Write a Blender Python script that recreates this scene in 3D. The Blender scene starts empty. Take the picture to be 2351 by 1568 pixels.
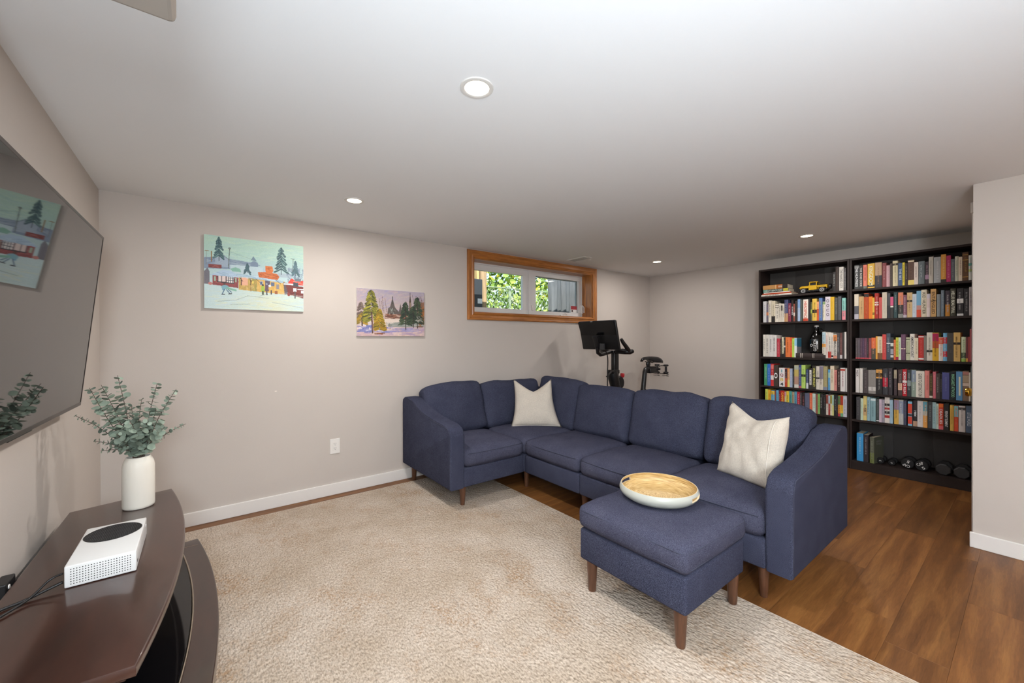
import bpy, bmesh, math, random
import numpy as np
from mathutils import Vector, Matrix, Euler, noise as mnoise

rnd = random.Random(7)
S = bpy.context.scene
COL = S.collection
PI = math.pi

# ------------------------------------------------------------------ camera
cam = bpy.data.cameras.new('camera'); cam_o = bpy.data.objects.new('camera', cam); COL.objects.link(cam_o)
cam.sensor_width = 36.0; cam.lens = 926.11 / 2351 * 36.0
cam.clip_start = 0.02; cam.clip_end = 100
cam_o.rotation_mode = 'XYZ'
_yaw, _pit, _rol = 0.6560, -0.0036, -0.0028
_f = Vector((math.sin(_yaw)*math.cos(_pit), math.cos(_yaw)*math.cos(_pit), math.sin(_pit)))
_r = Vector((math.cos(_yaw), -math.sin(_yaw), 0)); _u = _r.cross(_f)
_r2 = _r*math.cos(_rol) + _u*math.sin(_rol); _u2 = -_r*math.sin(_rol) + _u*math.cos(_rol)
_m = Matrix((_r2, _u2, -_f)).transposed().to_4x4(); _m.translation = Vector((0, 0, 1.2468))
cam_o.matrix_world = _m
S.camera = cam_o

# ------------------------------------------------------------------ exposure, sky, lamps
S.view_settings.view_transform = 'Standard'; S.view_settings.look = 'None'
S.view_settings.exposure = 0.12; S.view_settings.gamma = 1.0; S.view_settings.use_curve_mapping = False

W = bpy.data.worlds.new('sky'); S.world = W; W.use_nodes = True
_n = W.node_tree.nodes; _bg = _n['Background']
_sk = _n.new('ShaderNodeTexSky'); _sk.sky_type = 'NISHITA'; _sk.sun_disc = False
_sk.sun_elevation = math.radians(50); _sk.sun_rotation = math.radians(200)
W.node_tree.links.new(_sk.outputs[0], _bg.inputs[0]); _bg.inputs[1].default_value = 0.32

def lamp(name, kind, loc, energy, color, size=0.1, rot=(0, 0, 0), spread=None):
    l = bpy.data.lights.new(name, kind); l.energy = energy; l.color = color
    if kind == 'AREA':
        l.shape = 'DISK'; l.size = size
        if spread: l.spread = spread
    elif kind == 'SUN': l.angle = size
    else: l.shadow_soft_size = size
    o = bpy.data.objects.new(name, l); COL.objects.link(o); o.location = loc; o.rotation_euler = rot
    return o
lamp('sun', 'SUN', (0, 0, 9), 9.0, (1, .95, .86), math.radians(.6), (math.radians(48), 0, math.radians(-20)))
# the photographer's lights: a flash head low by the tripod, aimed at the ceiling, and a small direct one a little above
# and left of the camera
lamp('bounce_flash', 'AREA', (.05, -.50, .12), 30, (.78, 1, 1.18), .30, (PI, 0, 0), math.radians(128))
lamp('flash', 'POINT', (-.15, -.80, 1.45), 128, (.88, 1, 1.10), .20)
# pot lights: four in view, the others unseen, added behind the camera as fill
POTS = [(.80, 1.245), (.80, 2.735), (4.27, 2.735), (4.27, 1.245), (2.5, -.9), (.6, -1.4), (2.6, -2.4)]
for _x, _y in POTS:
    lamp('pot_lamp', 'AREA', (_x, _y, 2.152), (13.5 if _x < 1 else 8.5) if _y > 0 else 12.0, (1.04, .99, .95), .12, (0, 0, 0))

# ------------------------------------------------------------------ helpers
def lin(h):
    if isinstance(h, str):
        v = [int(h[i:i+2], 16)/255 for i in (0, 2, 4)]
        return tuple(c/12.92 if c <= .04045 else ((c+.055)/1.055)**2.4 for c in v)
    return tuple(h)

_mats = {}
def mat(name, color, rough=.6, metal=0.0, spec=.5, var=None, bump=None, coat=0.0, coat_rough=.05, emit=None, sheen=0.0,
        stretch=None, color2=None, objrand=0.0):
    """Principled material; var=(scale, amount) mottles the colour, bump=(scale, strength)."""
    if name in _mats: return _mats[name]
    m = bpy.data.materials.new(name); m.use_nodes = True; nt = m.node_tree; N = nt.nodes; L = nt.links
    b = N['Principled BSDF']; c = lin(color)
    b.inputs['Base Color'].default_value = (*c, 1); b.inputs['Roughness'].default_value = rough
    b.inputs['Metallic'].default_value = metal; b.inputs['Specular IOR Level'].default_value = spec
    b.inputs['Coat Weight'].default_value = coat; b.inputs['Coat Roughness'].default_value = coat_rough
    b.inputs['Sheen Weight'].default_value = sheen
    if emit:
        b.inputs['Emission Color'].default_value = (*lin(emit[0]), 1); b.inputs['Emission Strength'].default_value = emit[1]
    tc = mp = None
    if var or bump or objrand:
        tc = N.new('ShaderNodeTexCoord'); mp = N.new('ShaderNodeMapping'); L.new(tc.outputs['Object'], mp.inputs['Vector'])
        if stretch: mp.inputs['Scale'].default_value = stretch
    src = None
    if var:
        n = N.new('ShaderNodeTexNoise'); n.inputs['Scale'].default_value = var[0]; n.inputs['Detail'].default_value = 6
        n.inputs['Roughness'].default_value = .62
        L.new(mp.outputs[0], n.inputs['Vector'])
        r = N.new('ShaderNodeValToRGB'); a = var[1]
        c2 = lin(color2) if color2 else tuple(x*(1-a) for x in c); c1 = c if color2 else tuple(min(1, x*(1+a)) for x in c)
        r.color_ramp.elements[0].position = .36; r.color_ramp.elements[1].position = .64
        r.color_ramp.elements[0].color = (*c2, 1); r.color_ramp.elements[1].color = (*c1, 1)
        L.new(n.outputs['Fac'], r.inputs['Fac']); src = r.outputs['Color']
    if objrand:
        oi = N.new('ShaderNodeObjectInfo'); mr = N.new('ShaderNodeMapRange')
        mr.inputs['To Min'].default_value = 1-objrand; mr.inputs['To Max'].default_value = 1+objrand
        L.new(oi.outputs['Random'], mr.inputs['Value'])
        hv = N.new('ShaderNodeHueSaturation'); hv.inputs['Color'].default_value = (*c, 1)
        L.new(mr.outputs[0], hv.inputs['Value'])
        if src: L.new(src, hv.inputs['Color'])
        src = hv.outputs['Color']
    if src: L.new(src, b.inputs['Base Color'])
    if bump:
        n2 = N.new('ShaderNodeTexNoise'); n2.inputs['Scale'].default_value = bump[0]; n2.inputs['Detail'].default_value = 3
        L.new(mp.outputs[0], n2.inputs['Vector'])
        bp = N.new('ShaderNodeBump'); bp.inputs['Strength'].default_value = bump[1]; bp.inputs['Distance'].default_value = .01
        L.new(n2.outputs['Fac'], bp.inputs['Height']); L.new(bp.outputs[0], b.inputs['Normal'])
    _mats[name] = m
    return m

def bm_box(bm, x0, x1, y0, y1, z0, z1, bev=0.0, seg=2):
    g = bmesh.ops.create_cube(bm, size=1.0); vs = g['verts']
    for v in vs:
        v.co = Vector(((x0+x1)/2 + v.co.x*(x1-x0), (y0+y1)/2 + v.co.y*(y1-y0), (z0+z1)/2 + v.co.z*(z1-z0)))
    if bev > 0:
        es = list({e for v in vs for e in v.link_edges})
        bmesh.ops.bevel(bm, geom=es, offset=min(bev, .49*min(abs(x1-x0), abs(y1-y0), abs(z1-z0))), segments=seg, profile=.5, affect='EDGES')
def box(*a, **k):
    bm = bmesh.new(); bm_box(bm, *a, **k); return bm

def bm_tube(bm, pts, r, seg=8, cap=True):
    """Round tube through pts; r is a radius or one per point."""
    pts = [Vector(p) for p in pts]; n = len(pts); rs = r if isinstance(r, (list, tuple)) else [r]*n
    rings = []; up = None
    for i, p in enumerate(pts):
        t = (pts[min(i+1, n-1)] - pts[max(i-1, 0)]).normalized()
        if up is None:
            up = t.orthogonal().normalized()
        else:
            up = (up - t*up.dot(t)); up = up.normalized() if up.length > 1e-6 else t.orthogonal().normalized()
        s = t.cross(up)
        rings.append([bm.verts.new(p + (up*math.cos(2*PI*k/seg) + s*math.sin(2*PI*k/seg))*rs[i]) for k in range(seg)])
    for a, b in zip(rings, rings[1:]):
        for k in range(seg):
            bm.faces.new((a[k], a[(k+1) % seg], b[(k+1) % seg], b[k]))
    if cap:
        bm.faces.new(list(reversed(rings[0]))); bm.faces.new(rings[-1])
def tube(pts, r, seg=8, cap=True):
    bm = bmesh.new(); bm_tube(bm, pts, r, seg, cap); return bm

def bm_lathe(bm, prof, c=(0, 0, 0), seg=32, axis='Z', a0=0.0):
    c = Vector(c); rings = []
    def P(r, h, a):
        x, y = r*math.cos(a), r*math.sin(a)
        return c + (Vector((x, y, h)) if axis == 'Z' else Vector((h, x, y)) if axis == 'X' else Vector((y, h, x)))
    for r, h in prof:
        if r < 1e-6: rings.append([bm.verts.new(P(0, h, 0))])
        else: rings.append([bm.verts.new(P(r, h, a0 + 2*PI*k/seg)) for k in range(seg)])
    for a, b in zip(rings, rings[1:]):
        if len(a) == 1 and len(b) == 1: continue
        for k in range(seg):
            k2 = (k+1) % seg
            if len(a) == 1: bm.faces.new((a[0], b[k2], b[k]))
            elif len(b) == 1: bm.faces.new((a[k], a[k2], b[0]))
            else: bm.faces.new((a[k], a[k2], b[k2], b[k]))
def lathe(prof, c=(0, 0, 0), seg=32, axis='Z', a0=0.0):
    bm = bmesh.new(); bm_lathe(bm, prof, c, seg, axis, a0); return bm

def bm_prism(bm, poly, z0, z1, bev=0.0, seg=2):
    """poly: list of (x, y), extruded z0..z1."""
    lo = [bm.verts.new((x, y, z0)) for x, y in poly]; hi = [bm.verts.new((x, y, z1)) for x, y in poly]
    n = len(poly); fs = [bm.faces.new(list(reversed(lo))), bm.faces.new(hi)]
    for i in range(n): fs.append(bm.faces.new((lo[i], lo[(i+1) % n], hi[(i+1) % n], hi[i])))
    bmesh.ops.recalc_face_normals(bm, faces=fs)
    if bev:
        es = list({e for e in fs[0].edges} | {e for e in fs[1].edges})
        bmesh.ops.bevel(bm, geom=es, offset=bev, segments=seg, profile=.5, affect='EDGES')
def prism(*a, **k):
    bm = bmesh.new(); bm_prism(bm, *a, **k); return bm

_W = {}
def wmat(o): return _W.get(o.name, Matrix.Identity(4))
def link(o, parent, world):
    COL.objects.link(o); _W[o.name] = world.copy()
    if parent:
        o.parent = parent; o.matrix_local = wmat(parent).inverted() @ world
    else: o.matrix_world = world
def obj(name, bm, m, parent=None, smooth=False, at=None, local=False):
    """One mesh object. bm is in world space (local=True: in the parent's space)."""
    bmesh.ops.recalc_face_normals(bm, faces=bm.faces[:])
    me = bpy.data.meshes.new(name); bm.to_mesh(me); bm.free()
    if m: me.materials.append(m)
    if smooth: smoothen(me, smooth)
    o = bpy.data.objects.new(name, me)
    w = wmat(parent) if parent else Matrix.Translation(at or (0, 0, 0))
    if not local: me.transform(w.inverted())
    link(o, parent, w)
    return o
def smoothen(me, ang):
    me.polygons.foreach_set('use_smooth', [True]*len(me.polygons))
    if ang is not True:
        me.set_sharp_from_angle(angle=math.radians(ang))
def inst(name, me, parent, world):
    o = bpy.data.objects.new(name, me); link(o, parent, world); return o
def tag(o, label, cat, group=None):
    o['label'] = label; o['category'] = cat
    if group: o['group'] = group
    return o
def thing(name, label, cat, loc=(0, 0, 0), rot=(0, 0, 0), group=None):
    o = bpy.data.objects.new(name, None); o.empty_display_size = .05
    link(o, None, Matrix.Translation(loc) @ Euler(rot).to_matrix().to_4x4())
    return tag(o, label, cat, group)
def struct(name, bm, m, parent=None, smooth=False, at=None, label=None):
    o = obj(name, bm, m, parent, smooth, at)
    if not parent: o['kind'] = 'structure'
    if label: o['label'] = label
    return o
def struct_root(name, loc, label=None):
    o = bpy.data.objects.new(name, None); o.empty_display_size = .05
    link(o, None, Matrix.Translation(loc)); o['kind'] = 'structure'
    if label: o['label'] = label
    return o

_fonts = {}
def text_mesh(body):
    if body in _fonts: return _fonts[body]
    cu = bpy.data.curves.new('lettering', 'FONT'); cu.body = body; cu.resolution_u = 3; cu.offset = .010; cu.size = 1.0
    to = bpy.data.objects.new('lettering_tmp', cu)
    me = bpy.data.meshes.new_from_object(to); bpy.data.objects.remove(to); bpy.data.curves.remove(cu)
    co = np.array([v.co[:2] for v in me.vertices]) if len(me.vertices) else np.zeros((1, 2))
    lo, hi = co.min(0), co.max(0)
    r = ([tuple(v.co[:2]) for v in me.vertices], [tuple(p.vertices) for p in me.polygons], lo, hi)
    bpy.data.meshes.remove(me); _fonts[body] = r
    return r
def bm_text(bm, body, center, xdir, ydir, length, height, max_stretch=1.35, maxtall=1.8):
    """Flat print: glyphs laid on a plane; xdir is the reading direction."""
    vs, fs, lo, hi = text_mesh(body); c = Vector(center); xd = Vector(xdir).normalized(); yd = Vector(ydir).normalized()
    bw, bh = max(hi[0]-lo[0], 1e-4), max(hi[1]-lo[1], 1e-4); sy = height/bh; sx = min(length/bw, sy*max_stretch); sy = min(sy, sx*maxtall)
    nv = [bm.verts.new(c + xd*((x-(lo[0]+hi[0])/2)*sx) + yd*((y-(lo[1]+hi[1])/2)*sy)) for x, y in vs]
    for f in fs:
        try: bm.faces.new([nv[i] for i in f])
        except ValueError: pass

def bm_cushion(bm, sx, sy, sz, r, crown=(0, 0, 0), n=(10, 10, 5), wob=0.0, seed=0.0, M=None):
    """Rounded upholstery block centred at 0; crown puffs each pair of faces out."""
    g = {}
    def vert(i, j, k):
        key = (i, j, k)
        if key in g: return g[key]
        p = Vector((2*i/n[0]-1, 2*j/n[1]-1, 2*k/n[2]-1))
        q = Vector((math.sin(p.x*PI/2)*.35+p.x*.65, math.sin(p.y*PI/2)*.35+p.y*.65, math.sin(p.z*PI/2)*.35+p.z*.65))
        h = Vector((sx/2, sy/2, sz/2)); rr = min(r, .98*min(h))
        a = Vector((q.x*h.x, q.y*h.y, q.z*h.z))
        b = Vector((max(-h.x+rr, min(h.x-rr, a.x)), max(-h.y+rr, min(h.y-rr, a.y)), max(-h.z+rr, min(h.z-rr, a.z))))
        d = a-b
        if d.length > 1e-7: a = b + d.normalized()*rr
        u = (1-p.x*p.x, 1-p.y*p.y, 1-p.z*p.z)
        e = Vector((crown[0]*u[1]*u[2]*p.x, crown[1]*u[0]*u[2]*p.y, crown[2]*u[0]*u[1]*p.z)); a = a+e
        if wob:
            s = a*7.0 + Vector((seed, seed*1.7, -seed))
            a = a + Vector((mnoise.noise(s), mnoise.noise(s+Vector((9, 0, 0))), mnoise.noise(s+Vector((0, 9, 0)))))*wob
        g[key] = bm.verts.new(M @ a if M else a); return g[key]
    def face(f):
        try: bm.faces.new(f)
        except ValueError: pass
    for i in range(n[0]):
        for j in range(n[1]):
            for k in (0, n[2]): face((vert(i, j, k), vert(i+1, j, k), vert(i+1, j+1, k), vert(i, j+1, k)))
    for i in range(n[0]):
        for k in range(n[2]):
            for j in (0, n[1]): face((vert(i, j, k), vert(i+1, j, k), vert(i+1, j, k+1), vert(i, j, k+1)))
    for j in range(n[1]):
        for k in range(n[2]):
            for i in (0, n[0]): face((vert(i, j, k), vert(i, j+1, k), vert(i, j+1, k+1), vert(i, j, k+1)))
def cushion(*a, **k):
    bm = bmesh.new(); bm_cushion(bm, *a, **k); return bm

# ------------------------------------------------------------------ materials
M_WALL = mat('wall_paint', 'c5bcb4', .75, spec=.25, bump=(180, .04), var=(.8, .015))
M_CEIL = mat('ceiling_paint', 'e6e6e6', .8, spec=.2, bump=(60, .03))
M_TRIM = mat('white_trim', 'e6e2dd', .4)
M_BLACK = mat('black_plastic', '141314', .45)
M_BLACKG = mat('black_gloss', '0c0b0c', .18)
M_DARKW = mat('espresso_veneer', '2b211e', .55, spec=.3, var=(7, .16), stretch=(1, 1, .12))
M_LEG = mat('walnut_leg', '5d3d2b', .35, var=(16, .25), stretch=(4, 4, .4))
M_OAK = mat('oak_trim', 'b87432', .38, spec=.5, var=(14, .3), color2='8f5622', stretch=(.3, 2.2, 2.2), coat=.25, coat_rough=.2)
M_OAKV = mat('oak_trim_upright', 'b87432', .38, spec=.5, var=(14, .3), color2='8f5622', stretch=(2.2, 2.2, .3), coat=.25, coat_rough=.2)
M_CHROME = mat('chrome', 'c8c8c8', .15, metal=1)
M_BRASS = mat('brass', 'c89a3c', .18, metal=1)
M_CAN = mat('canvas_edge', 'dcd8d0', .8)

def fabric(name, base, fleck, dark, s1=520.0):
    m = bpy.data.materials.new(name); m.use_nodes = True; nt = m.node_tree; N = nt.nodes; L = nt.links; b = N['Principled BSDF']
    b.inputs['Roughness'].default_value = 1.0; b.inputs['Specular IOR Level'].default_value = 0.0
    tc = N.new('ShaderNodeTexCoord')
    n1 = N.new('ShaderNodeTexNoise'); n1.inputs['Scale'].default_value = s1; n1.inputs['Detail'].default_value = 2
    n2 = N.new('ShaderNodeTexNoise'); n2.inputs['Scale'].default_value = 9; n2.inputs['Detail'].default_value = 4
    n3 = N.new('ShaderNodeTexVoronoi'); n3.inputs['Scale'].default_value = 46; n3.inputs['Randomness'].default_value = 1
    for n in (n1, n2, n3): L.new(tc.outputs['Object'], n.inputs['Vector'])
    r1 = N.new('ShaderNodeValToRGB'); e = r1.color_ramp.elements
    e[0].position, e[0].color = .38, (*lin(dark), 1); e[1].position, e[1].color = .66, (*lin(fleck), 1)
    m2 = e.new(.5); m2.color = (*lin(base), 1)
    L.new(n1.outputs['Fac'], r1.inputs['Fac'])
    mx = N.new('ShaderNodeMix'); mx.data_type = 'RGBA'; mx.blend_type = 'MULTIPLY'; mx.inputs[0].default_value = .35
    r2 = N.new('ShaderNodeValToRGB'); r2.color_ramp.elements[0].color = (.72, .72, .78, 1); r2.color_ramp.elements[1].color = (1.1, 1.08, 1.06, 1)
    r2.color_ramp.elements[0].position = .35; r2.color_ramp.elements[1].position = .65
    L.new(n2.outputs['Fac'], r2.inputs['Fac']); L.new(r1.outputs[0], mx.inputs[6]); L.new(r2.outputs[0], mx.inputs[7])
    # sparse lint specks
    lt = N.new('ShaderNodeMath'); lt.operation = 'LESS_THAN'; lt.inputs[1].default_value = .045; L.new(n3.outputs['Distance'], lt.inputs[0])
    hs = N.new('ShaderNodeSeparateColor'); L.new(n3.outputs['Color'], hs.inputs[0])
    gt = N.new('ShaderNodeMath'); gt.operation = 'GREATER_THAN'; gt.inputs[1].default_value = .93; L.new(hs.outputs[0], gt.inputs[0])
    ml = N.new('ShaderNodeMath'); ml.operation = 'MULTIPLY'; L.new(lt.outputs[0], ml.inputs[0]); L.new(gt.outputs[0], ml.inputs[1])
    ml2 = N.new('ShaderNodeMath'); ml2.operation = 'MULTIPLY'; ml2.inputs[1].default_value = .5; L.new(ml.outputs[0], ml2.inputs[0])
    m3 = N.new('ShaderNodeMix'); m3.data_type = 'RGBA'; L.new(ml2.outputs[0], m3.inputs[0]); L.new(mx.outputs[2], m3.inputs[6])
    m3.inputs[7].default_value = (.5, .5, .55, 1)
    L.new(m3.outputs[2], b.inputs['Base Color'])
    bp = N.new('ShaderNodeBump'); bp.inputs['Strength'].default_value = .35; bp.inputs['Distance'].default_value = .003
    L.new(n1.outputs['Fac'], bp.inputs['Height']); L.new(bp.outputs[0], b.inputs['Normal'])
    return m
M_NAVY = fabric('navy_tweed', '393b4c', '62667a', '262838', 800)
M_NAVY_TOPLIT = fabric('navy_tweed_toplit', '444556', '6d6f82', '303142', 800)  # paler copy for the cushions, light from above put into the colour
M_NAVY2 = mat('navy_piping', '464858', .9, spec=.1)
M_LINEN = mat('linen', 'cbc2b5', .95, spec=.1, var=(160, .09), bump=(300, .25), sheen=.1)
M_LINENS = mat('linen_stitch', 'e4ddd2', .95, spec=.1)
# ================================================================== ROOM
XL, XR, YB, ZC = -.491, 5.233, 3.472, 2.168          # left wall, right wall, back wall, ceiling
XH, YH = 3.66, .23                                    # corner of the hall wall beside the bookcases
YN = -3.2
WX0, WX1, WZ0, WZ1 = 2.183, 3.965, 1.527, 2.080       # window opening
struct('wall_left', box(XL-.15, XL, YN-.15, YB+.23, -.1, ZC+.1), M_WALL)
bm = bmesh.new()
for a in ((XL-.15, WX0, -.1, ZC+.1), (WX1, XR+.15, -.1, ZC+.1), (WX0, WX1, -.1, WZ0), (WX0, WX1, WZ1, ZC+.1)):
    bm_box(bm, a[0], a[1], YB, YB+.23, a[2], a[3])
wb = struct('wall_back', bm, M_WALL)
obj('filler_spot', prism([(.434, .8665), (.444, .8668), (.448, .8695), (.441, .8712), (.430, .8705)], 0, .0006), mat('filler', 'efe4da', .6), wb)
_c = wb.children[0]; _c.data.transform(Matrix(((1, 0, 0, 0), (0, 0, -1, YB-.0001), (0, 1, 0, 0), (0, 0, 0, 1))))
_c['label'] = 'small white filler spot on the bare wall'
struct('wall_right', box(XR, XR+.15, YH-.1, YB+.23, -.1, ZC+.1), M_WALL)
struct('wall_hall', box(XH, XH+.12, YN, YH, 0, ZC), M_WALL)
DX0, DX1, DZ = 3.83, 4.59, 2.02
bm = bmesh.new()
bm_box(bm, XH+.12, DX0, YH-.1, YH, 0, ZC); bm_box(bm, DX1, XR, YH-.1, YH, 0, ZC); bm_box(bm, DX0, DX1, YH-.1, YH, DZ, ZC)
struct('wall_closet', bm, M_WALL)
struct('wall_near', box(XL-.15, XH+.12, YN-.15, YN, -.1, ZC+.1), M_WALL)
struct('ceiling', box(XL-.15, XR+.15, YN-.15, YB+.23, ZC, ZC+.12), M_CEIL)
# lowered bulkhead just above and left of the camera
struct('trim_1', box(XL, -.038, .30, 1.09, 1.90, ZC, bev=.012, seg=3), mat('bulkhead_shade', '8d8379', .8, spec=.2), label='boxed-in bulkhead hanging below the ceiling near the camera')  # the shade of its unlit underside is put into the colour
# closet door, seen edge on: only its knob shows past the wall corner
d1 = struct_root('door_1', (DX0, YH, 0), 'white closet door with a brass knob beside the bookcases')
obj('door_leaf', box(DX0+.003, DX1-.003, YH-.055, YH-.02, .008, DZ-.003, bev=.002), M_TRIM, d1)
bm = bmesh.new()
for z0, z1 in ((.2, .9), (1.08, 1.88)):
    bm_box(bm, DX0+.11, DX1-.11, YH-.021, YH-.015, z0, z1, bev=.004)
obj('door_panel', bm, M_TRIM, d1)
kn = obj('door_knob', lathe([(0, 0), (.03, 0), (.03, .006), (.012, .009), (.011, .03), (.02, .036), (.027, .046), (.028, .056), (.022, .066), (0, .070)], (DX0+.065, YH-.019, .905), 24, 'Y'), M_BRASS, d1, smooth=40)
kn['label'] = 'round brass knob'
d2 = struct_root('trim_2', (DX0, YH, 0), 'white casing around the closet door')
obj('casing_side', box(XH+.105, DX0, YH+.0005, YH+.012, 0, DZ, bev=.003), M_TRIM, d2)
obj('casing_side', box(DX1, DX1+.065, YH+.0005, YH+.012, 0, DZ, bev=.003), M_TRIM, d2)
obj('casing_head', box(XH+.095, DX1+.08, YH+.0005, YH+.017, DZ, DZ+.065, bev=.004), M_TRIM, d2)
# baseboards
struct('baseboard_back', box(XL, XR, YB-.014, YB, 0, .092, bev=.003), M_TRIM)
struct('baseboard_left', box(XL, XL+.014, YN, YB-.014, 0, .092, bev=.003), M_TRIM)
struct('baseboard_hall', box(XH-.014, XH, YN, YH+.012, 0, .09, bev=.003), M_TRIM)
struct('baseboard_right', box(XR-.014, XR, 1.9, YB-.014, 0, .092, bev=.003), M_TRIM)

# ---- floor: plank by plank
def plank_mat():
    m = bpy.data.materials.new('vinyl_plank'); m.use_nodes = True; nt = m.node_tree; N = nt.nodes; L = nt.links; b = N['Principled BSDF']
    b.inputs['Roughness'].default_value = .42; b.inputs['Specular IOR Level'].default_value = .35
    tc = N.new('ShaderNodeTexCoord'); oi = N.new('ShaderNodeObjectInfo')
    off = N.new('ShaderNodeMath'); off.operation = 'MULTIPLY'; off.inputs[1].default_value = 57.0; L.new(oi.outputs['Random'], off.inputs[0])
    ad = N.new('ShaderNodeVectorMath'); ad.operation = 'ADD'; L.new(tc.outputs['Object'], ad.inputs[0]); L.new(off.outputs[0], ad.inputs[1])
    mp = N.new('ShaderNodeMapping'); mp.inputs['Scale'].default_value = (.7, 7.5, 1); L.new(ad.outputs[0], mp.inputs[0])
    n1 = N.new('ShaderNodeTexNoise'); n1.inputs['Scale'].default_value = 2.6; n1.inputs['Detail'].default_value = 4; n1.inputs['Distortion'].default_value = .35
    L.new(mp.outputs[0], n1.inputs['Vector'])
    mp2 = N.new('ShaderNodeMapping'); mp2.inputs['Scale'].default_value = (2.2, 30, 1); L.new(ad.outputs[0], mp2.inputs[0])
    n2 = N.new('ShaderNodeTexNoise'); n2.inputs['Scale'].default_value = 5; n2.inputs['Detail'].default_value = 7; n2.inputs['Roughness'].default_value = .7; n2.inputs['Distortion'].default_value = 1.2
    L.new(mp2.outputs[0], n2.inputs['Vector'])
    # cathedral rings: sine of the broad noise
    sn = N.new('ShaderNodeMath'); sn.operation = 'MULTIPLY'; sn.inputs[1].default_value = 60; L.new(n1.outputs['Fac'], sn.inputs[0])
    si = N.new('ShaderNodeMath'); si.operation = 'SINE'; L.new(sn.outputs[0], si.inputs[0])
    r1 = N.new('ShaderNodeValToRGB'); e = r1.color_ramp.elements
    e[0].position, e[0].color = .30, (*lin('6c4524'), 1); e[1].position, e[1].color = .70, (*lin('986838'), 1)
    k = e.new(.5); k.color = (*lin('81542c'), 1)
    L.new(n1.outputs['Fac'], r1.inputs[0])
    mx = N.new('ShaderNodeMix'); mx.data_type = 'RGBA'; mx.blend_type = 'MULTIPLY'; mx.inputs[0].default_value = .55
    r2 = N.new('ShaderNodeValToRGB'); r2.color_ramp.elements[0].position = .36; r2.color_ramp.elements[1].position = .62
    r2.color_ramp.elements[0].color = (.64, .58, .53, 1); r2.color_ramp.elements[1].color = (1.08, 1.05, 1.02, 1)
    L.new(n2.outputs['Fac'], r2.inputs[0]); L.new(r1.outputs[0], mx.inputs[6]); L.new(r2.outputs[0], mx.inputs[7])
    mr0 = N.new('ShaderNodeMapRange'); mr0.inputs['From Min'].default_value = -1; mr0.inputs['To Min'].default_value = .94; mr0.inputs['To Max'].default_value = 1.04
    L.new(si.outputs[0], mr0.inputs[0])
    hv = N.new('ShaderNodeHueSaturation'); L.new(mx.outputs[2], hv.inputs['Color'])
    mr = N.new('ShaderNodeMapRange'); mr.inputs['To Min'].default_value = .72; mr.inputs['To Max'].default_value = 1.08; L.new(oi.outputs['Random'], mr.inputs[0])
    m4 = N.new('ShaderNodeMath'); m4.operation = 'MULTIPLY'; L.new(mr.outputs[0], m4.inputs[0]); L.new(mr0.outputs[0], m4.inputs[1])
    L.new(m4.outputs[0], hv.inputs['Value']); L.new(hv.outputs[0], b.inputs['Base Color'])
    bp = N.new('ShaderNodeBump'); bp.inputs['Strength'].default_value = .12; bp.inputs['Distance'].default_value = .002
    L.new(n2.outputs['Fac'], bp.inputs['Height']); L.new(bp.outputs[0], b.inputs['Normal'])
    return m
M_PLANK = plank_mat()
fl = struct('floor', box(XL-.1, XR+.1, YN-.1, YB+.1, -.12, -.004), mat('floor_joint', '4a3018', .8))
PW, PL = .184, 1.2
_pm = {}
def plank_mesh(lx, wy):
    key = (round(lx, 3), round(wy, 3))
    if key not in _pm:
        b = box(-lx/2+.0002, lx/2-.0002, -wy/2+.0002, wy/2-.0002, -.004, 0)
        bmesh.ops.bevel(b, geom=[e for e in b.edges if all(v.co.z > -.001 for v in e.verts)], offset=.0006, segments=1, affect='EDGES')
        me = bpy.data.meshes.new('plank'); b.to_mesh(me); b.free(); me.materials.append(M_PLANK); _pm[key] = me
    return _pm[key]
# end joints read off the photo for the rows in view, otherwise staggered
JOINT = {0: 2.865, 1: 2.23, 2: 2.42, 3: 2.85}
row0 = .013
for r in range(-17, 19):
    y0 = max(YN, row0 + r*PW); y1 = min(YB, row0 + (r+1)*PW)
    if y1 - y0 < .01: continue
    j = JOINT.get(r, (r*.437 + .19*((r*7) % 3)) % PL)
    x = j - PL*math.ceil((j - XL)/PL)
    xmax = XR if y0 > YH-.2 else XH
    while x < xmax:
        a, b_ = max(x, XL), min(x+PL, xmax)
        if b_ - a > .02:
            inst('plank', plank_mesh(b_-a, y1-y0), fl, Matrix.Translation(((a+b_)/2, (y0+y1)/2, 0)))
        x += PL

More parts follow.
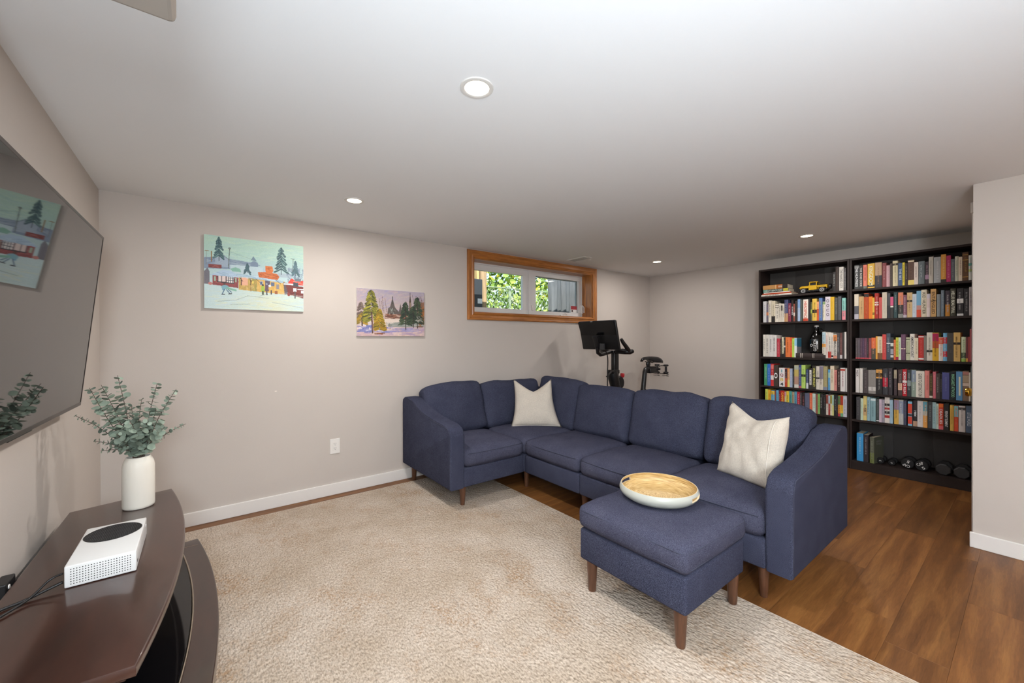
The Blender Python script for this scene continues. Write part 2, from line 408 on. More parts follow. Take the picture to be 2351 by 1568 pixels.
# ---- rug
def rug_mat():
    m = bpy.data.materials.new('rug_pile'); m.use_nodes = True; nt = m.node_tree; N = nt.nodes; L = nt.links; b = N['Principled BSDF']
    b.inputs['Roughness'].default_value = 1; b.inputs['Specular IOR Level'].default_value = .05; b.inputs['Sheen Weight'].default_value = 0
    tc = N.new('ShaderNodeTexCoord')
    def noise(sc, scale=(1, 1, 1), det=4, ro=.6):
        mp = N.new('ShaderNodeMapping'); mp.inputs['Scale'].default_value = scale; L.new(tc.outputs['Object'], mp.inputs[0])
        n = N.new('ShaderNodeTexNoise'); n.inputs['Scale'].default_value = sc; n.inputs['Detail'].default_value = det; n.inputs['Roughness'].default_value = ro
        L.new(mp.outputs[0], n.inputs['Vector']); return n.outputs['Fac']
    def ramp(fac, p0, c0, p1, c1):
        r = N.new('ShaderNodeValToRGB'); e = r.color_ramp.elements; e[0].position, e[0].color = p0, (*c0, 1); e[1].position, e[1].color = p1, (*c1, 1)
        L.new(fac, r.inputs[0]); return r.outputs[0]
    def mix(fac, a, bb, mode='MIX', f=None):
        x = N.new('ShaderNodeMix'); x.data_type = 'RGBA'; x.blend_type = mode
        if fac is None: x.inputs[0].default_value = f
        else: L.new(fac, x.inputs[0])
        for sock, v in ((6, a), (7, bb)):
            if isinstance(v, tuple): x.inputs[sock].default_value = (*v, 1)
            else: L.new(v, x.inputs[sock])
        return x.outputs[2]
    base = ramp(noise(2.2, det=5), .35, lin('b2a290'), .62, lin('c6b9ab'))
    f1 = ramp(noise(3.0, (1.0, .8, 1), 8, .72), .50, (0, 0, 0), .66, (1, 1, 1))       # worn rust-tan patches
    spk = ramp(noise(75, (1, .7, 1), 3, .7), .44, (.15, .15, .15), .58, (1, 1, 1))
    f1m = N.new('ShaderNodeMath'); f1m.operation = 'MULTIPLY'; L.new(f1, f1m.inputs[0]); L.new(spk, f1m.inputs[1])
    c = mix(f1m.outputs[0], base, lin('a88c70'))
    f2 = ramp(noise(4.5, (3, .5, 1), 6, .7), .60, (0, 0, 0), .78, (.8, .8, .8))        # greyish streaks along the length
    c = mix(f2, c, lin('a89f97'))
    f3 = ramp(noise(9, (.25, 7, 1), 4, .7), .60, (0, 0, 0), .75, (.5, .5, .5))        # fine cross streaks
    c = mix(f3, c, lin('bcae98'))
    f4 = ramp(noise(170, (1, .5, 1), 3, .6), .34, (.54, .51, .48), .58, (1.13, 1.12, 1.11))
    c = mix(None, c, f4, 'MULTIPLY', .8)
    L.new(c, b.inputs['Base Color'])
    v = N.new('ShaderNodeTexVoronoi'); v.inputs['Scale'].default_value = 95; v.feature = 'SMOOTH_F1'
    mp = N.new('ShaderNodeMapping'); mp.inputs['Scale'].default_value = (1, .6, 1); L.new(tc.outputs['Object'], mp.inputs[0]); L.new(mp.outputs[0], v.inputs['Vector'])
    bp = N.new('ShaderNodeBump'); bp.inputs['Strength'].default_value = 1.0; bp.inputs['Distance'].default_value = .008; bp.invert = True
    L.new(v.outputs['Distance'], bp.inputs['Height']); L.new(bp.outputs[0], b.inputs['Normal'])
    return m
rug = thing('area_rug', 'large beige and grey distressed rug on the floor before the sectional', 'rug', (.84, 1.77, 0))
obj('rug_pile', box(-.36, 2.036, .205, 3.341, 0, .012, bev=.004), rug_mat(), rug)
bm = bmesh.new()
for a, b_ in (((-.36, .205), (2.036, .205)), ((2.036, .205), (2.036, 3.341)), ((2.036, 3.341), (-.36, 3.341)), ((-.36, 3.341), (-.36, .205))):
    bm_tube(bm, [(a[0], a[1], .006), (b_[0], b_[1], .006)], .0055, 6)
obj('rug_binding', bm, mat('rug_binding', 'd2c6b6', .95), rug)

# ---- ceiling fittings
ringm = mat('light_ring', 'd8d4ce', .5)
def lensm(i, s, c):
    return mat('lens_%d' % i, 'fff6e8', .4, emit=(c, s))
PL_LAB = ['round recessed pot light nearest the camera on the ceiling', 'recessed pot light above the gap between the two paintings',
          'recessed pot light near the far corner beyond the window', 'recessed pot light in front of the left bookcase']
for i, (x, y) in enumerate(POTS):
    lab = PL_LAB[i] if i < 4 else ['unseen pot light added as fill near the hall wall', 'unseen pot light added as fill near the tv wall', 'unseen pot light added as fill at the back of the room'][i-4]
    t = thing('recessed_light', lab, 'ceiling light', (x, y, ZC), group='recessed pot lights')
    obj('trim_ring', lathe([(.0445, .001), (.0445, -.004), (.050, -.006), (.060, -.004), (.061, .001)], (x, y, ZC), 40), ringm, t, smooth=40)
    obj('lens', lathe([(.0445, -.0025), (.03, -.0035), (0, -.0035)], (x, y, ZC), 40), lensm(0, 9.0, (1, .86, .64)), t, smooth=True)
v = thing('air_vent', 'white slotted air register on the ceiling by the window', 'vent', (3.404, 3.17, ZC))
obj('vent_frame', box(3.342, 3.466, 3.032, 3.308, ZC-.006, ZC+.001, bev=.002), M_TRIM, v)
for i in range(7):
    x = 3.364 + i*.0135
    obj('vent_slat', box(x, x+.0035, 3.052, 3.288, ZC-.0085, ZC-.0055), mat('vent_slot', 'b4afab', .6), v)
# ---- outlet
o = thing('wall_outlet', 'white duplex outlet low on the wall left of the sofa', 'outlet', (.854, YB, .39))
obj('cover_plate', box(.816, .892, YB-.006, YB, .33, .451, bev=.003), M_TRIM, o)
obj('receptacle', box(.837, .871, YB-.008, YB-.004, .356, .426, bev=.002), M_TRIM, o)
bm = bmesh.new()
for zc in (.409, .373):
    bm_box(bm, .846, .8482, YB-.0084, YB-.0078, zc-.002, zc+.008); bm_box(bm, .8592, .8614, YB-.0084, YB-.0078, zc-.001, zc+.007)
    bm_lathe(bm, [(0, 0), (.0026, 0)], (.854, YB-.0083, zc-.008), 8, 'Y')
obj('slots', bm, M_BLACK, o)
# ================================================================== WINDOW
w1 = struct_root('window_1', ((WX0+WX1)/2, YB, WZ0), 'oak-cased basement window with two white sashes')
CW = .078
CP = [(0, 0), (0, .016), (.004, .021), (.014, .023), (.022, .020), (.026, .015), (.05, .0135), (.056, .018), (.066, .020), (.075, .016), (.078, .010), (.078, 0)]
def casing(corner_a, corner_b, ia, ib, m, nm):
    """Mitred board: outer edge a-b, inner edge ia-ib, profile CP across, thickness towards the room."""
    bm = bmesh.new(); rows = []
    for o_, i_ in ((corner_a, ia), (corner_b, ib)):
        row = []
        for w, t in CP:
            f = w/CW; row.append(bm.verts.new((o_[0]+(i_[0]-o_[0])*f, YB - t, o_[1]+(i_[1]-o_[1])*f)))
        rows.append(row)
    n = len(CP)
    for k in range(n): bm.faces.new((rows[0][k], rows[0][(k+1) % n], rows[1][(k+1) % n], rows[1][k]))
    bm.faces.new(rows[0]); bm.faces.new(list(reversed(rows[1])))
    obj(nm, bm, m, w1, smooth=35)
ox0, ox1, oz0, oz1 = WX0-CW, WX1+CW, WZ0-CW+.003, WZ1+CW
casing((ox0, oz1), (ox1, oz1), (WX0, WZ1), (WX1, WZ1), M_OAK, 'head_casing')
casing((ox0, oz0), (ox1, oz0), (WX0, WZ0), (WX1, WZ0), M_OAK, 'bottom_casing')
casing((ox0, oz0), (ox0, oz1), (WX0, WZ0), (WX0, WZ1), M_OAKV, 'side_casing')
casing((ox1, oz0), (ox1, oz1), (WX1, WZ0), (WX1, WZ1), M_OAKV, 'side_casing')
WY = 3.66
obj('jamb_liner', box(WX0, WX1, YB-.004, WY, WZ1-.008, WZ1-.0005), M_OAK, w1)
obj('jamb_liner', box(WX0, WX1, YB-.004, WY, WZ0+.0005, WZ0+.008), M_OAK, w1)
obj('jamb_liner', box(WX0+.0005, WX0+.008, YB-.004, WY, WZ0+.008, WZ1-.008), M_OAKV, w1)
obj('jamb_liner', box(WX1-.008, WX1-.0005, YB-.004, WY, WZ0+.008, WZ1-.008), M_OAKV, w1)
M_VINYL = mat('white_vinyl', 'dcdad8', .35)
def frame(bm, x0, x1, z0, z1, y0, y1, wl, wr, wb_, wt, bev=.004):
    bm_box(bm, x0, x1, y0, y1, z1-wt, z1, bev); bm_box(bm, x0, x1, y0, y1, z0, z0+wb_, bev)
    bm_box(bm, x0, x0+wl, y0, y1, z0+wb_-.002, z1-wt+.002, bev); bm_box(bm, x1-wr, x1, y0, y1, z0+wb_-.002, z1-wt+.002, bev)
bm = bmesh.new(); frame(bm, WX0+.002, WX1-.002, WZ0+.002, WZ1-.002, WY-.03, YB+.229, .03, .018, .03, .02)
bm_box(bm, 3.045, 3.085, WY-.035, YB+.228, WZ0+.02, WZ1-.015, .004)
obj('window_frame', bm, M_VINYL, w1)
bm = bmesh.new(); frame(bm, WX0+.03, 3.047, WZ0+.03, WZ1-.02, WY-.012, WY+.03, .07, .075, .045, .062)
obj('fixed_sash', bm, M_VINYL, w1)
bm = bmesh.new(); frame(bm, 3.083, WX1-.02, WZ0+.028, WZ1-.02, WY-.025, WY+.025, .076, .052, .04, .052)
sash = obj('crank_sash', bm, M_VINYL, w1)
bm = bmesh.new(); frame(bm, 3.155, WX1-.07, WZ0+.064, WZ1-.07, WY+.004, WY+.022, .012, .022, .006, .010, .002)
obj('insect_screen_frame', bm, mat('grey_screen', '8e9094', .5), w1)
gm = bpy.data.materials.new('window_glass'); gm.use_nodes = True; _N = gm.node_tree.nodes; _L = gm.node_tree.links
for n in list(_N): _N.remove(n)
_o = _N.new('ShaderNodeOutputMaterial'); _t = _N.new('ShaderNodeBsdfTransparent'); _g = _N.new('ShaderNodeBsdfGlossy'); _x = _N.new('ShaderNodeMixShader'); _fr = _N.new('ShaderNodeFresnel')
_g.inputs['Roughness'].default_value = .02; _t.inputs[0].default_value = (.95, .97, .96, 1); _fr.inputs[0].default_value = 1.12
_L.new(_fr.outputs[0], _x.inputs[0]); _L.new(_t.outputs[0], _x.inputs[1]); _L.new(_g.outputs[0], _x.inputs[2]); _L.new(_x.outputs[0], _o.inputs[0])
obj('window_pane', box(WX0+.09, 2.99, WY+.006, WY+.010, WZ0+.07, WZ1-.075), gm, w1)
obj('window_pane', box(3.15, WX1-.065, WY+.000, WY+.003, WZ0+.062, WZ1-.066), gm, w1)
bm = bmesh.new(); bm_box(bm, 3.54, 3.63, WY-.06, WY-.028, WZ0+.012, WZ0+.034, .006)
bm_tube(bm, [(3.575, WY-.055, WZ0+.03), (3.60, WY-.075, WZ0+.055), (3.64, WY-.07, WZ0+.036)], .006, 8)
obj('crank_handle', bm, M_TRIM, w1, smooth=40)
bm = bmesh.new(); bm_box(bm, WX1-.030, WX1-.012, WY-.05, WY-.024, WZ0+.06, WZ0+.17, .004); bm_tube(bm, [(WX1-.02, WY-.05, WZ0+.16), (WX1-.024, WY-.075, WZ0+.14), (WX1-.024, WY-.075, WZ0+.07)], .006, 8)
obj('latch', bm, M_TRIM, w1, smooth=40)
bm = bmesh.new(); bm_box(bm, 3.09, 3.108, WY-.04, WY-.024, WZ0+.07, WZ0+.13, .003)
obj('latch', bm, M_TRIM, w1)
obj('sticker', box(3.775, 3.885, WY-.0012, WY-.0002, WZ0+.072, WZ0+.156), mat('sticker_white', 'd8d4d0', .5), w1)['label'] = 'red and white notice sticker in the pane corner'
_st = w1.children[-1]
obj('sticker_band', box(3.775, 3.885, WY-.0020, WY-.0013, WZ0+.112, WZ0+.156), mat('sticker_red', 'a03038', .5), _st)
obj('sticker_emblem', lathe([(0, 0), (.014, 0)], (3.80, WY-.0021, WZ0+.092), 14, 'Y'), mat('sticker_dark', '4a3a3c', .5), _st)

# ================================================================== OUTSIDE
GZ = 1.42
struct('ground_outside', box(-2, 14, YB+.24, 14, GZ-.1, GZ), mat('lawn', '7a8a48', .9, var=(4, .3)))
def leafm(name, c):
    m = mat(name, c, .6, spec=.3); return m
# vine and shrub foliage: nobody could count its leaves
lm = [leafm('leaf_light', 'a9bd62'), leafm('leaf_mid', '7c9a48'), leafm('leaf_dark', '4c6a30'), leafm('leaf_yellow', 'd2c43c'), leafm('leaf_pale', 'd6dcb4')]
me = bpy.data.meshes.new('hedge_foliage'); V = []; F = []; MI = []
rr = random.Random(3)
for k in range(8600):
    x = rr.uniform(2.0, 9.0); y = rr.uniform(5.9, 6.9) if k < 5200 else rr.uniform(7.0, 7.8); top = 2.75 + .35*math.sin(x*1.9) + .25*math.sin(x*4.3+1)
    z = GZ + (top-GZ+(.5 if k >= 5200 else 0))*rr.random()**.8
    s = rr.uniform(.05, .11); e = Euler((rr.uniform(-.9, .9)+1.1, rr.uniform(-.8, .8), rr.uniform(0, 6.28))).to_matrix(); b0 = len(V)
    for px, py, pz in ((-.5, 0, 0), (-.28, -.42, .06), (.2, -.40, .04), (.62, 0, -.06), (.2, .40, .04), (-.28, .42, .06)):
        V.append(Vector((x, y, z)) + e @ Vector((px*s, py*s, pz*s)))
    F += [(b0, b0+1, b0+2, b0+3), (b0, b0+3, b0+4, b0+5)]
    u = rr.random()*(1 if k < 5200 else .4)+(.0 if k < 5200 else .6); hi = z > 2.1
    mi = 3 if (hi and u < .12) else 4 if u < .18 else 0 if u < .55 else 1 if u < .82 else 2
    MI += [mi, mi]
me.from_pydata([tuple(v) for v in V], [], F)
for m in lm: me.materials.append(m)
me.polygons.foreach_set('material_index', MI)
fo = bpy.data.objects.new('hedge_foliage', me); link(fo, None, Matrix.Identity(4)); fo['kind'] = 'stuff'
tag(fo, 'sunlit green and yellow vine foliage seen through the basement window', 'foliage')
# chain-link fence in front of it
cf = thing('chain_link_fence', 'galvanised chain-link fence in front of the foliage outside', 'fence', (5, 5.45, GZ))
bm = bmesh.new(); P_ = .085
def wire(a, b_, r=.0032): bm_tube(bm, [a, b_], r, 4, False)
zt = 2.12; hgt = zt-GZ
x = 2.2
while x < 7.6:
    wire((x, 5.45, GZ), (x+hgt*.62, 5.455, zt)); wire((x, 5.455, zt), (x+hgt*.62, 5.45, GZ)); x += P_
fm = obj('wire_mesh', bm, mat('galvanised', '9aa890', .45, metal=.4), cf); fm['kind'] = 'stuff'
obj('top_rail', tube([(1.8, 5.45, zt), (8.0, 5.45, zt)], .010, 8), _mats['galvanised'], cf)
for x in (4.18, 6.9): obj('fence_post', tube([(x, 5.49, GZ-.05), (x, 5.49, zt+.04)], .024, 8), _mats['galvanised'], cf)
# timber post, dark utility box and grey sheet right outside the glass
M_CEDAR = mat('weathered_cedar', '9a8264', .8, var=(9, .25), stretch=(3, 3, .3))
tag(obj('timber_post', box(2.80, 2.89, 4.28, 4.37, GZ-.02, 2.9, bev=.005), M_CEDAR, at=(2.845, 4.325, GZ)), 'weathered timber post outside the left window pane', 'post')
tag(obj('timber_plank', box(2.755, 2.79, 4.30, 4.40, GZ-.02, 2.9, bev=.004), mat('yellow_cedar', 'b89a68', .8, var=(9, .2), stretch=(3, 3, .3)), at=(2.77, 4.35, GZ)), 'narrow yellow plank beside the timber post outside', 'plank')
ub = thing('utility_box', 'dark grey utility box at the left edge of the window', 'utility box', (2.70, 4.27, GZ))
obj('box_body', box(2.60, 2.775, 4.20, 4.30, GZ-.01, 2.005, bev=.012), mat('utility_grey', '34383e', .5), ub)
obj('box_label', box(2.70, 2.765, 4.197, 4.2, 1.70, 1.76), mat('label_white', 'dcdcdc', .5), ub)
gp = thing('grey_sheet', 'grey draped sheet standing outside the right window pane', 'sheet', (4.4, 4.33, GZ))
me = bmesh.new(); rows = []
for i in range(49):
    u = i/48; x = 4.0 + .85*u
    y = 4.33 + .018*math.sin(u*26) + .012*math.sin(u*57+1)
    rows.append([me.verts.new((x, y + .012*math.sin(u*19+zz*3), zz)) for zz in np.linspace(GZ-.015, 2.75, 9)])
for a, b_ in zip(rows, rows[1:]):
    for k in range(8): me.faces.new((a[k], b_[k], b_[k+1], a[k+1]))
bmesh.ops.solidify(me, geom=me.faces[:], thickness=.006)
obj('sheet_panel', me, mat('grey_sheet', '7c7f84', .55, var=(3, .25), stretch=(3, 1, .5)), gp, smooth=50)
# ================================================================== SECTIONAL SOFA
sofa = thing('sectional_sofa', 'navy blue L-shaped sectional sofa on walnut legs', 'sofa', (2.5, 2.2, 0))
FX, FY = 2.10, 2.565                    # front planes of the long run and of the short run
BX, BY = 2.98, 3.435                    # backs
Z0, ZBASE, ZSEAT = .158, .303, .425
PROF = [(0, Z0), (0, .545), (.005, .575), (.018, .598), (.042, .611), (.10, .618), (.25, .632), (.40, .652), (.50, .674),
        (.58, .704), (.65, .735), (.70, .748), (.76, .752), (.83, .748), (.862, .730), (.87, .70), (.87, Z0)]
def arm(frame_fn, t):
    bm = bmesh.new(); sides = []
    for w in (0, t): sides.append([bm.verts.new(frame_fn(d, w, z)) for d, z in PROF])
    n = len(PROF)
    for k in range(n): bm.faces.new((sides[0][k], sides[0][(k+1) % n], sides[1][(k+1) % n], sides[1][k]))
    f0 = bm.faces.new(sides[0]); f1 = bm.faces.new(list(reversed(sides[1])))
    bmesh.ops.bevel(bm, geom=list({e for f in (f0, f1) for e in f.edges}), offset=.013, segments=3, profile=.5, affect='EDGES')
    return bm
aL = obj('arm', arm(lambda d, w, z: (1.412 + w, FY + d, z), .118), M_NAVY, sofa, smooth=40)
aR = obj('arm', arm(lambda d, w, z: (FX + d, .665 + w, z), .112), M_NAVY, sofa, smooth=40)
for a, fn in ((aL, lambda d, z: (1.4135, FY + d, z)), (aR, lambda d, z: (FX + d, .6665, z))):
    pts = [fn(d + (.012 if i < 4 else 0), max(z - .010, Z0 + .006)) for i, (d, z) in enumerate(PROF[:-4])]
    obj('piping', tube(pts[0:], .0032, 5), M_NAVY2, a, smooth=True)
# bases, one per module, with a fine gap between
for x0, x1, y0, y1 in ((1.531, FX-.004, FY+.004, 3.31), (FX-.002, 2.86, FY+.004, 3.31), (FX, 2.86, 1.963, FY+.002), (FX, 2.86, 1.372, 1.959), (FX, 2.86, .778, 1.368)):
    obj('seat_base', box(x0, x1, y0, y1, Z0, ZBASE-.002, bev=.012, seg=3), M_NAVY, sofa, smooth=40)
obj('back_frame', box(1.531, BX, 3.31, BY, Z0, .735, bev=.03, seg=4), M_NAVY, sofa, smooth=40)
obj('back_frame', box(2.86, BX, .778, 3.309, Z0, .735, bev=.03, seg=4), M_NAVY, sofa, smooth=40)
# legs
for x, y, zf in ((1.548, 2.625, .012), (1.50, 3.385, 0), (2.19, 2.648, 0), (2.165, 1.962, 0), (2.158, .805, 0), (2.92, .805, 0), (2.92, 1.962, 0), (2.92, 3.37, 0), (2.19, 3.37, 0)):
    obj('leg', lathe([(0, zf), (.0155, zf), (.0165, zf+.004), (.0265, Z0+.002), (0, Z0+.002)], (x, y, 0), 18), M_LEG, sofa, smooth=40)
# seat cushions
def seat(x0, x1, y0, y1, seed, flat=False):
    c = Vector(((x0+x1)/2, (y0+y1)/2, (ZBASE+ZSEAT)/2))
    o = obj('seat_cushion', cushion(x1-x0, y1-y0, ZSEAT-ZBASE+.006, .045, (.012, .012, .034), (18, 18, 6), .006, seed, Matrix.Translation(c)), M_NAVY_TOPLIT, sofa, smooth=True)
    z = ZSEAT-.022; r = .0028; e = .006; pts = []
    for (px, py, ax, ay) in ((x0+.04, y0, 1, 0), (x1-.04, y0, 1, 0), (x1, y0+.04, 0, 1), (x1, y1-.04, 0, 1), (x1-.04, y1, -1, 0), (x0+.04, y1, -1, 0), (x0, y1-.04, 0, -1), (x0, y0+.04, 0, -1), (x0+.04, y0, 1, 0)):
        pts.append((px, py, z))
    return o
sc1 = seat(1.533, FX-.003, FY-.008, 3.14, 1)
sc2 = seat(FX+.001, 2.70, FY+.004, 3.14, 2)
sc3 = seat(FX-.010, 2.70, 1.964, FY, 3)
sc4 = seat(FX-.010, 2.70, 1.372, 1.960, 4)
sc5 = seat(FX-.010, 2.70, .780, 1.368, 5)
# front seams on the seat cushions
for o_, a, b_ in ((sc1, (1.56, FY-.016, .405), (FX-.03, FY-.016, .405)), (sc3, (FX-.018, 1.99, .405), (FX-.018, FY-.03, .405)), (sc4, (FX-.018, 1.40, .405), (FX-.018, 1.935, .405)), (sc5, (FX-.018, .805, .405), (FX-.018, 1.345, .405))):
    A, B = Vector(a), Vector(b_); n = (Vector((1, 0, 0)) if abs((B-A).x) < 1e-6 else Vector((0, 1, 0)))
    pts = [A + (B-A)*t + n*(.012*(2*t-1)**2) for t in np.linspace(0, 1, 9)]
    obj('piping', tube(pts, .003, 5), M_NAVY2, o_, smooth=True)
# back cushions: bottom-front edge position, facing direction, width, lean
def back(cx, cy, face, w, h, lean, seed, t=.17, zb=.437, roll=0.0, dip=0.0):
    """(cx, cy): middle of the bottom front edge. face 'S' looks to -Y, 'W' looks to -X."""
    rz = 0 if face == 'S' else -PI/2
    M = Matrix.Translation((cx, cy, zb)) @ Matrix.Rotation(rz, 4, 'Z') @ Matrix.Rotation(-math.radians(lean), 4, 'X') @ Matrix.Rotation(roll, 4, 'Y') @ Matrix.Translation((0, t/2, h/2))
    bm = cushion(w, t, h, .042, (.006, .035, .010), (16, 8, 16), .012, seed)
    for v in bm.verts:                                   # soft, slightly slumped top
        if v.co.z > 0:
            u = 2*v.co.x/w; k = (v.co.z/(h/2))**2
            v.co.z -= k*(.014*u**6 + dip*math.exp(-(u*2.2)**2)); v.co.y += .012*k*math.sin(u*3+seed)
    bm.transform(M)
    return obj('back_cushion', bm, M_NAVY, sofa, smooth=True)
back(1.822, 3.085, 'S', .575, .445, 15, 11, dip=-.006, roll=math.radians(-2))
back(2.445, 3.075, 'S', .69, .435, 14, 12, dip=.016)
back(2.632, 2.830, 'W', .56, .455, 14, 13, dip=-.004, roll=math.radians(2))
back(2.628, 2.262, 'W', .585, .425, 14, 14)
back(2.628, 1.668, 'W', .590, .440, 14, 15)
back(2.630, 1.075, 'W', .582, .445, 14, 16, dip=-.006)

# ------------------------------------------------------------------ throw pillows
def pillow(name, label, BL, BR, TR, TL, nrm, thick, dip, side, m, seed, wr=.004):
    BL, BR, TR, TL = map(Vector, (BL, BR, TR, TL)); nrm = Vector(nrm).normalized(); n = 26
    base = (BL+BR)/2
    t = thing(name, label, 'pillow', base)
    bm = bmesh.new(); grid = {}
    def mid(u, v):
        a, b_ = (u+1)/2, (v+1)/2
        p = BL*(1-a)*(1-b_) + BR*a*(1-b_) + TL*(1-a)*b_ + TR*a*b_
        up = ((TL-BL)+(TR-BR)).normalized(); ri = (BR-BL).normalized()
        p = p - up*dip*(1-abs(u)**1.25)*max(0, b_)**2.6
        p = p - ri*side*u*(1-v*v)*(.6 + .4*(1-b_)) + up*side*.25*(1-u*u)*(1-b_)**2
        return p
    for s in (-1, 1):
        for i in range(n+1):
            for j in range(n+1):
                u, v = 2*i/n-1, 2*j/n-1; rim = i in (0, n) or j in (0, n)
                if rim and (i, j) in grid: continue
                th = thick*max(0, (1-u**4)*(1-v**4))**.55 * (1 - .35*math.exp(-(u*3)**2)*max(0, v)**2)
                p = mid(u, v) + nrm*th*.5*(1 if s == -1 else -1)
                q = p*16 + Vector((seed, 0, 0)); w = wr*(1 if not rim else .4)
                p = p + nrm*(mnoise.noise(q)*w*2 + mnoise.noise(Vector((q.x*2.3, q.y*2.3, q.z*.8)))*w)
                vv = bm.verts.new(p)
                if rim: grid[(i, j)] = vv
                else: grid[(i, j, s)] = vv
        def g(i, j): return grid.get((i, j)) or grid[(i, j, s)]
        for i in range(n):
            for j in range(n): bm.faces.new((g(i, j), g(i+1, j), g(i+1, j+1), g(i, j+1)))
    o = obj('pillow_cover', bm, m, t, smooth=True)
    return t, mid, nrm
up1 = .437
t1, mid1, n1_ = pillow('throw_pillow', 'cream pillow with a deep centre chop, standing in the sofa corner', (2.258, 2.955, up1+.006), (2.625, 2.665, up1+.006), (2.66, 2.84, .872), (2.375, 3.065, .872),
       (-.62, -.78, .25), .13, .125, .035, M_LINEN, 1)
t2, mid2, n2_ = pillow('throw_pillow', 'cream pillow slumped against the right sofa arm', (2.475, 1.185, up1+.012), (2.36, .80, up1+.0), (2.485, .800, .832), (2.645, 1.165, .858),
       (-.90, .30, .32), .15, .07, .022, M_LINEN, 5, .006)
pts = [mid2(.80 - .02*abs(v), v) + n2_*(.155*.5*(1-.80**4)**.55*(1-v**4)**.55 + .002) for v in np.linspace(-.8, .86, 14)]
obj('seam', tube(pts, .0022, 5), M_LINENS, t2, smooth=True)
pts = [mid1(u, -.965) + n1_*.016 for u in np.linspace(-.95, .95, 12)]
obj('seam', tube(pts, .002, 5), M_LINENS, t1, smooth=True)

# ------------------------------------------------------------------ ottoman
ot = thing('ottoman', 'square navy ottoman with a bamboo tray on it, in front of the sofa', 'ottoman', (1.735, 1.10, .012), )
OX0, OX1, OY0, OY1 = 1.478, 1.998, .822, 1.385
obj('ottoman_base', box(OX0+.004, OX1-.004, OY0+.004, OY1-.004, .165, .318, bev=.014, seg=3), M_NAVY, ot, smooth=40)
oc = obj('seat_cushion', cushion(OX1-OX0+.012, OY1-OY0+.012, .115, .036, (.006, .006, .022), (18, 18, 6), .004, 21, Matrix.Translation(((OX0+OX1)/2, (OY0+OY1)/2, .3775))), M_NAVY_TOPLIT, ot, smooth=True)
def loop_piping(x0, x1, y0, y1, z, parent, rc=.045, r=.0030):
    pts = []
    for cx, cy, a0 in ((x1-rc, y1-rc, 0), (x0+rc, y1-rc, 90), (x0+rc, y0+rc, 180), (x1-rc, y0+rc, 270)):
        for k in range(6):
            a = math.radians(a0 + 90*k/5); pts.append((cx + rc*math.cos(a), cy + rc*math.sin(a), z))
    pts.append(pts[0]); obj('piping', tube(pts, r, 6, False), M_NAVY2, parent, smooth=True)
loop_piping(OX0-.0045, OX1+.0045, OY0-.0045, OY1+.0045, .411, oc)
loop_piping(OX0-.0035, OX1+.0035, OY0-.0035, OY1+.0035, .345, oc)
for x, y in ((OX0+.045, OY0+.05), (OX0+.045, OY1-.05), (OX1-.03, OY0+.045), (OX1-.03, OY1-.05)):
    obj('leg', lathe([(0, .012), (.018, .012), (.0192, .016), (.0275, .167), (0, .167)], (x, y, 0), 18), M_LEG, ot, smooth=40)

# ------------------------------------------------------------------ oval tray on the ottoman
TC = Vector((1.815, 1.156, .455))
tr = thing('bamboo_tray', 'round grey-white bamboo tray with two cut-out handles on the ottoman', 'tray', TC)
NS = 96; A0 = math.radians(99)
outp = [(0, 0), (.09, 0), (.135, .001), (.160, .008), (.178, .021), (.187, .034), (.189, .043), (.1875, .052), (.184, .060), (.180, .0655)]
inp = [(0, .006), (.09, .006), (.133, .007), (.156, .0135), (.172, .0245), (.1800, .036), (.1818, .044), (.1803, .052), (.1772, .060), (.177, .0655)]
def tray_wall(prof, flip):
    bm = bmesh.new(); rings = []
    for r, h in prof:
        rings.append([bm.verts.new(TC + Vector((0, 0, h)))] if r == 0 else [bm.verts.new(TC + Vector((r*math.cos(2*PI*k/NS+A0), r*math.sin(2*PI*k/NS+A0), h))) for k in range(NS)])
    for q in range(len(prof)-1):
        a, b_ = rings[q], rings[q+1]
        for k in range(NS):
            k2 = (k+1) % NS; kk = min(k, NS-1-k); ko = abs(k + .5 - NS/2)
            if q in (5, 6) and (kk < 4 or ko < 4): continue
            if len(a) == 1: bm.faces.new((a[0], b_[k2], b_[k]))
            else: bm.faces.new((a[k], a[k2], b_[k2], b_[k]))
    return bm, rings
bo, ro = tray_wall(outp, False)
M_TRAY = mat('tray_lacquer', 'b9bbb2', .32, spec=.5)
obj('tray_shell', bo, M_TRAY, tr, smooth=50)
bi, ri = tray_wall(inp, True)
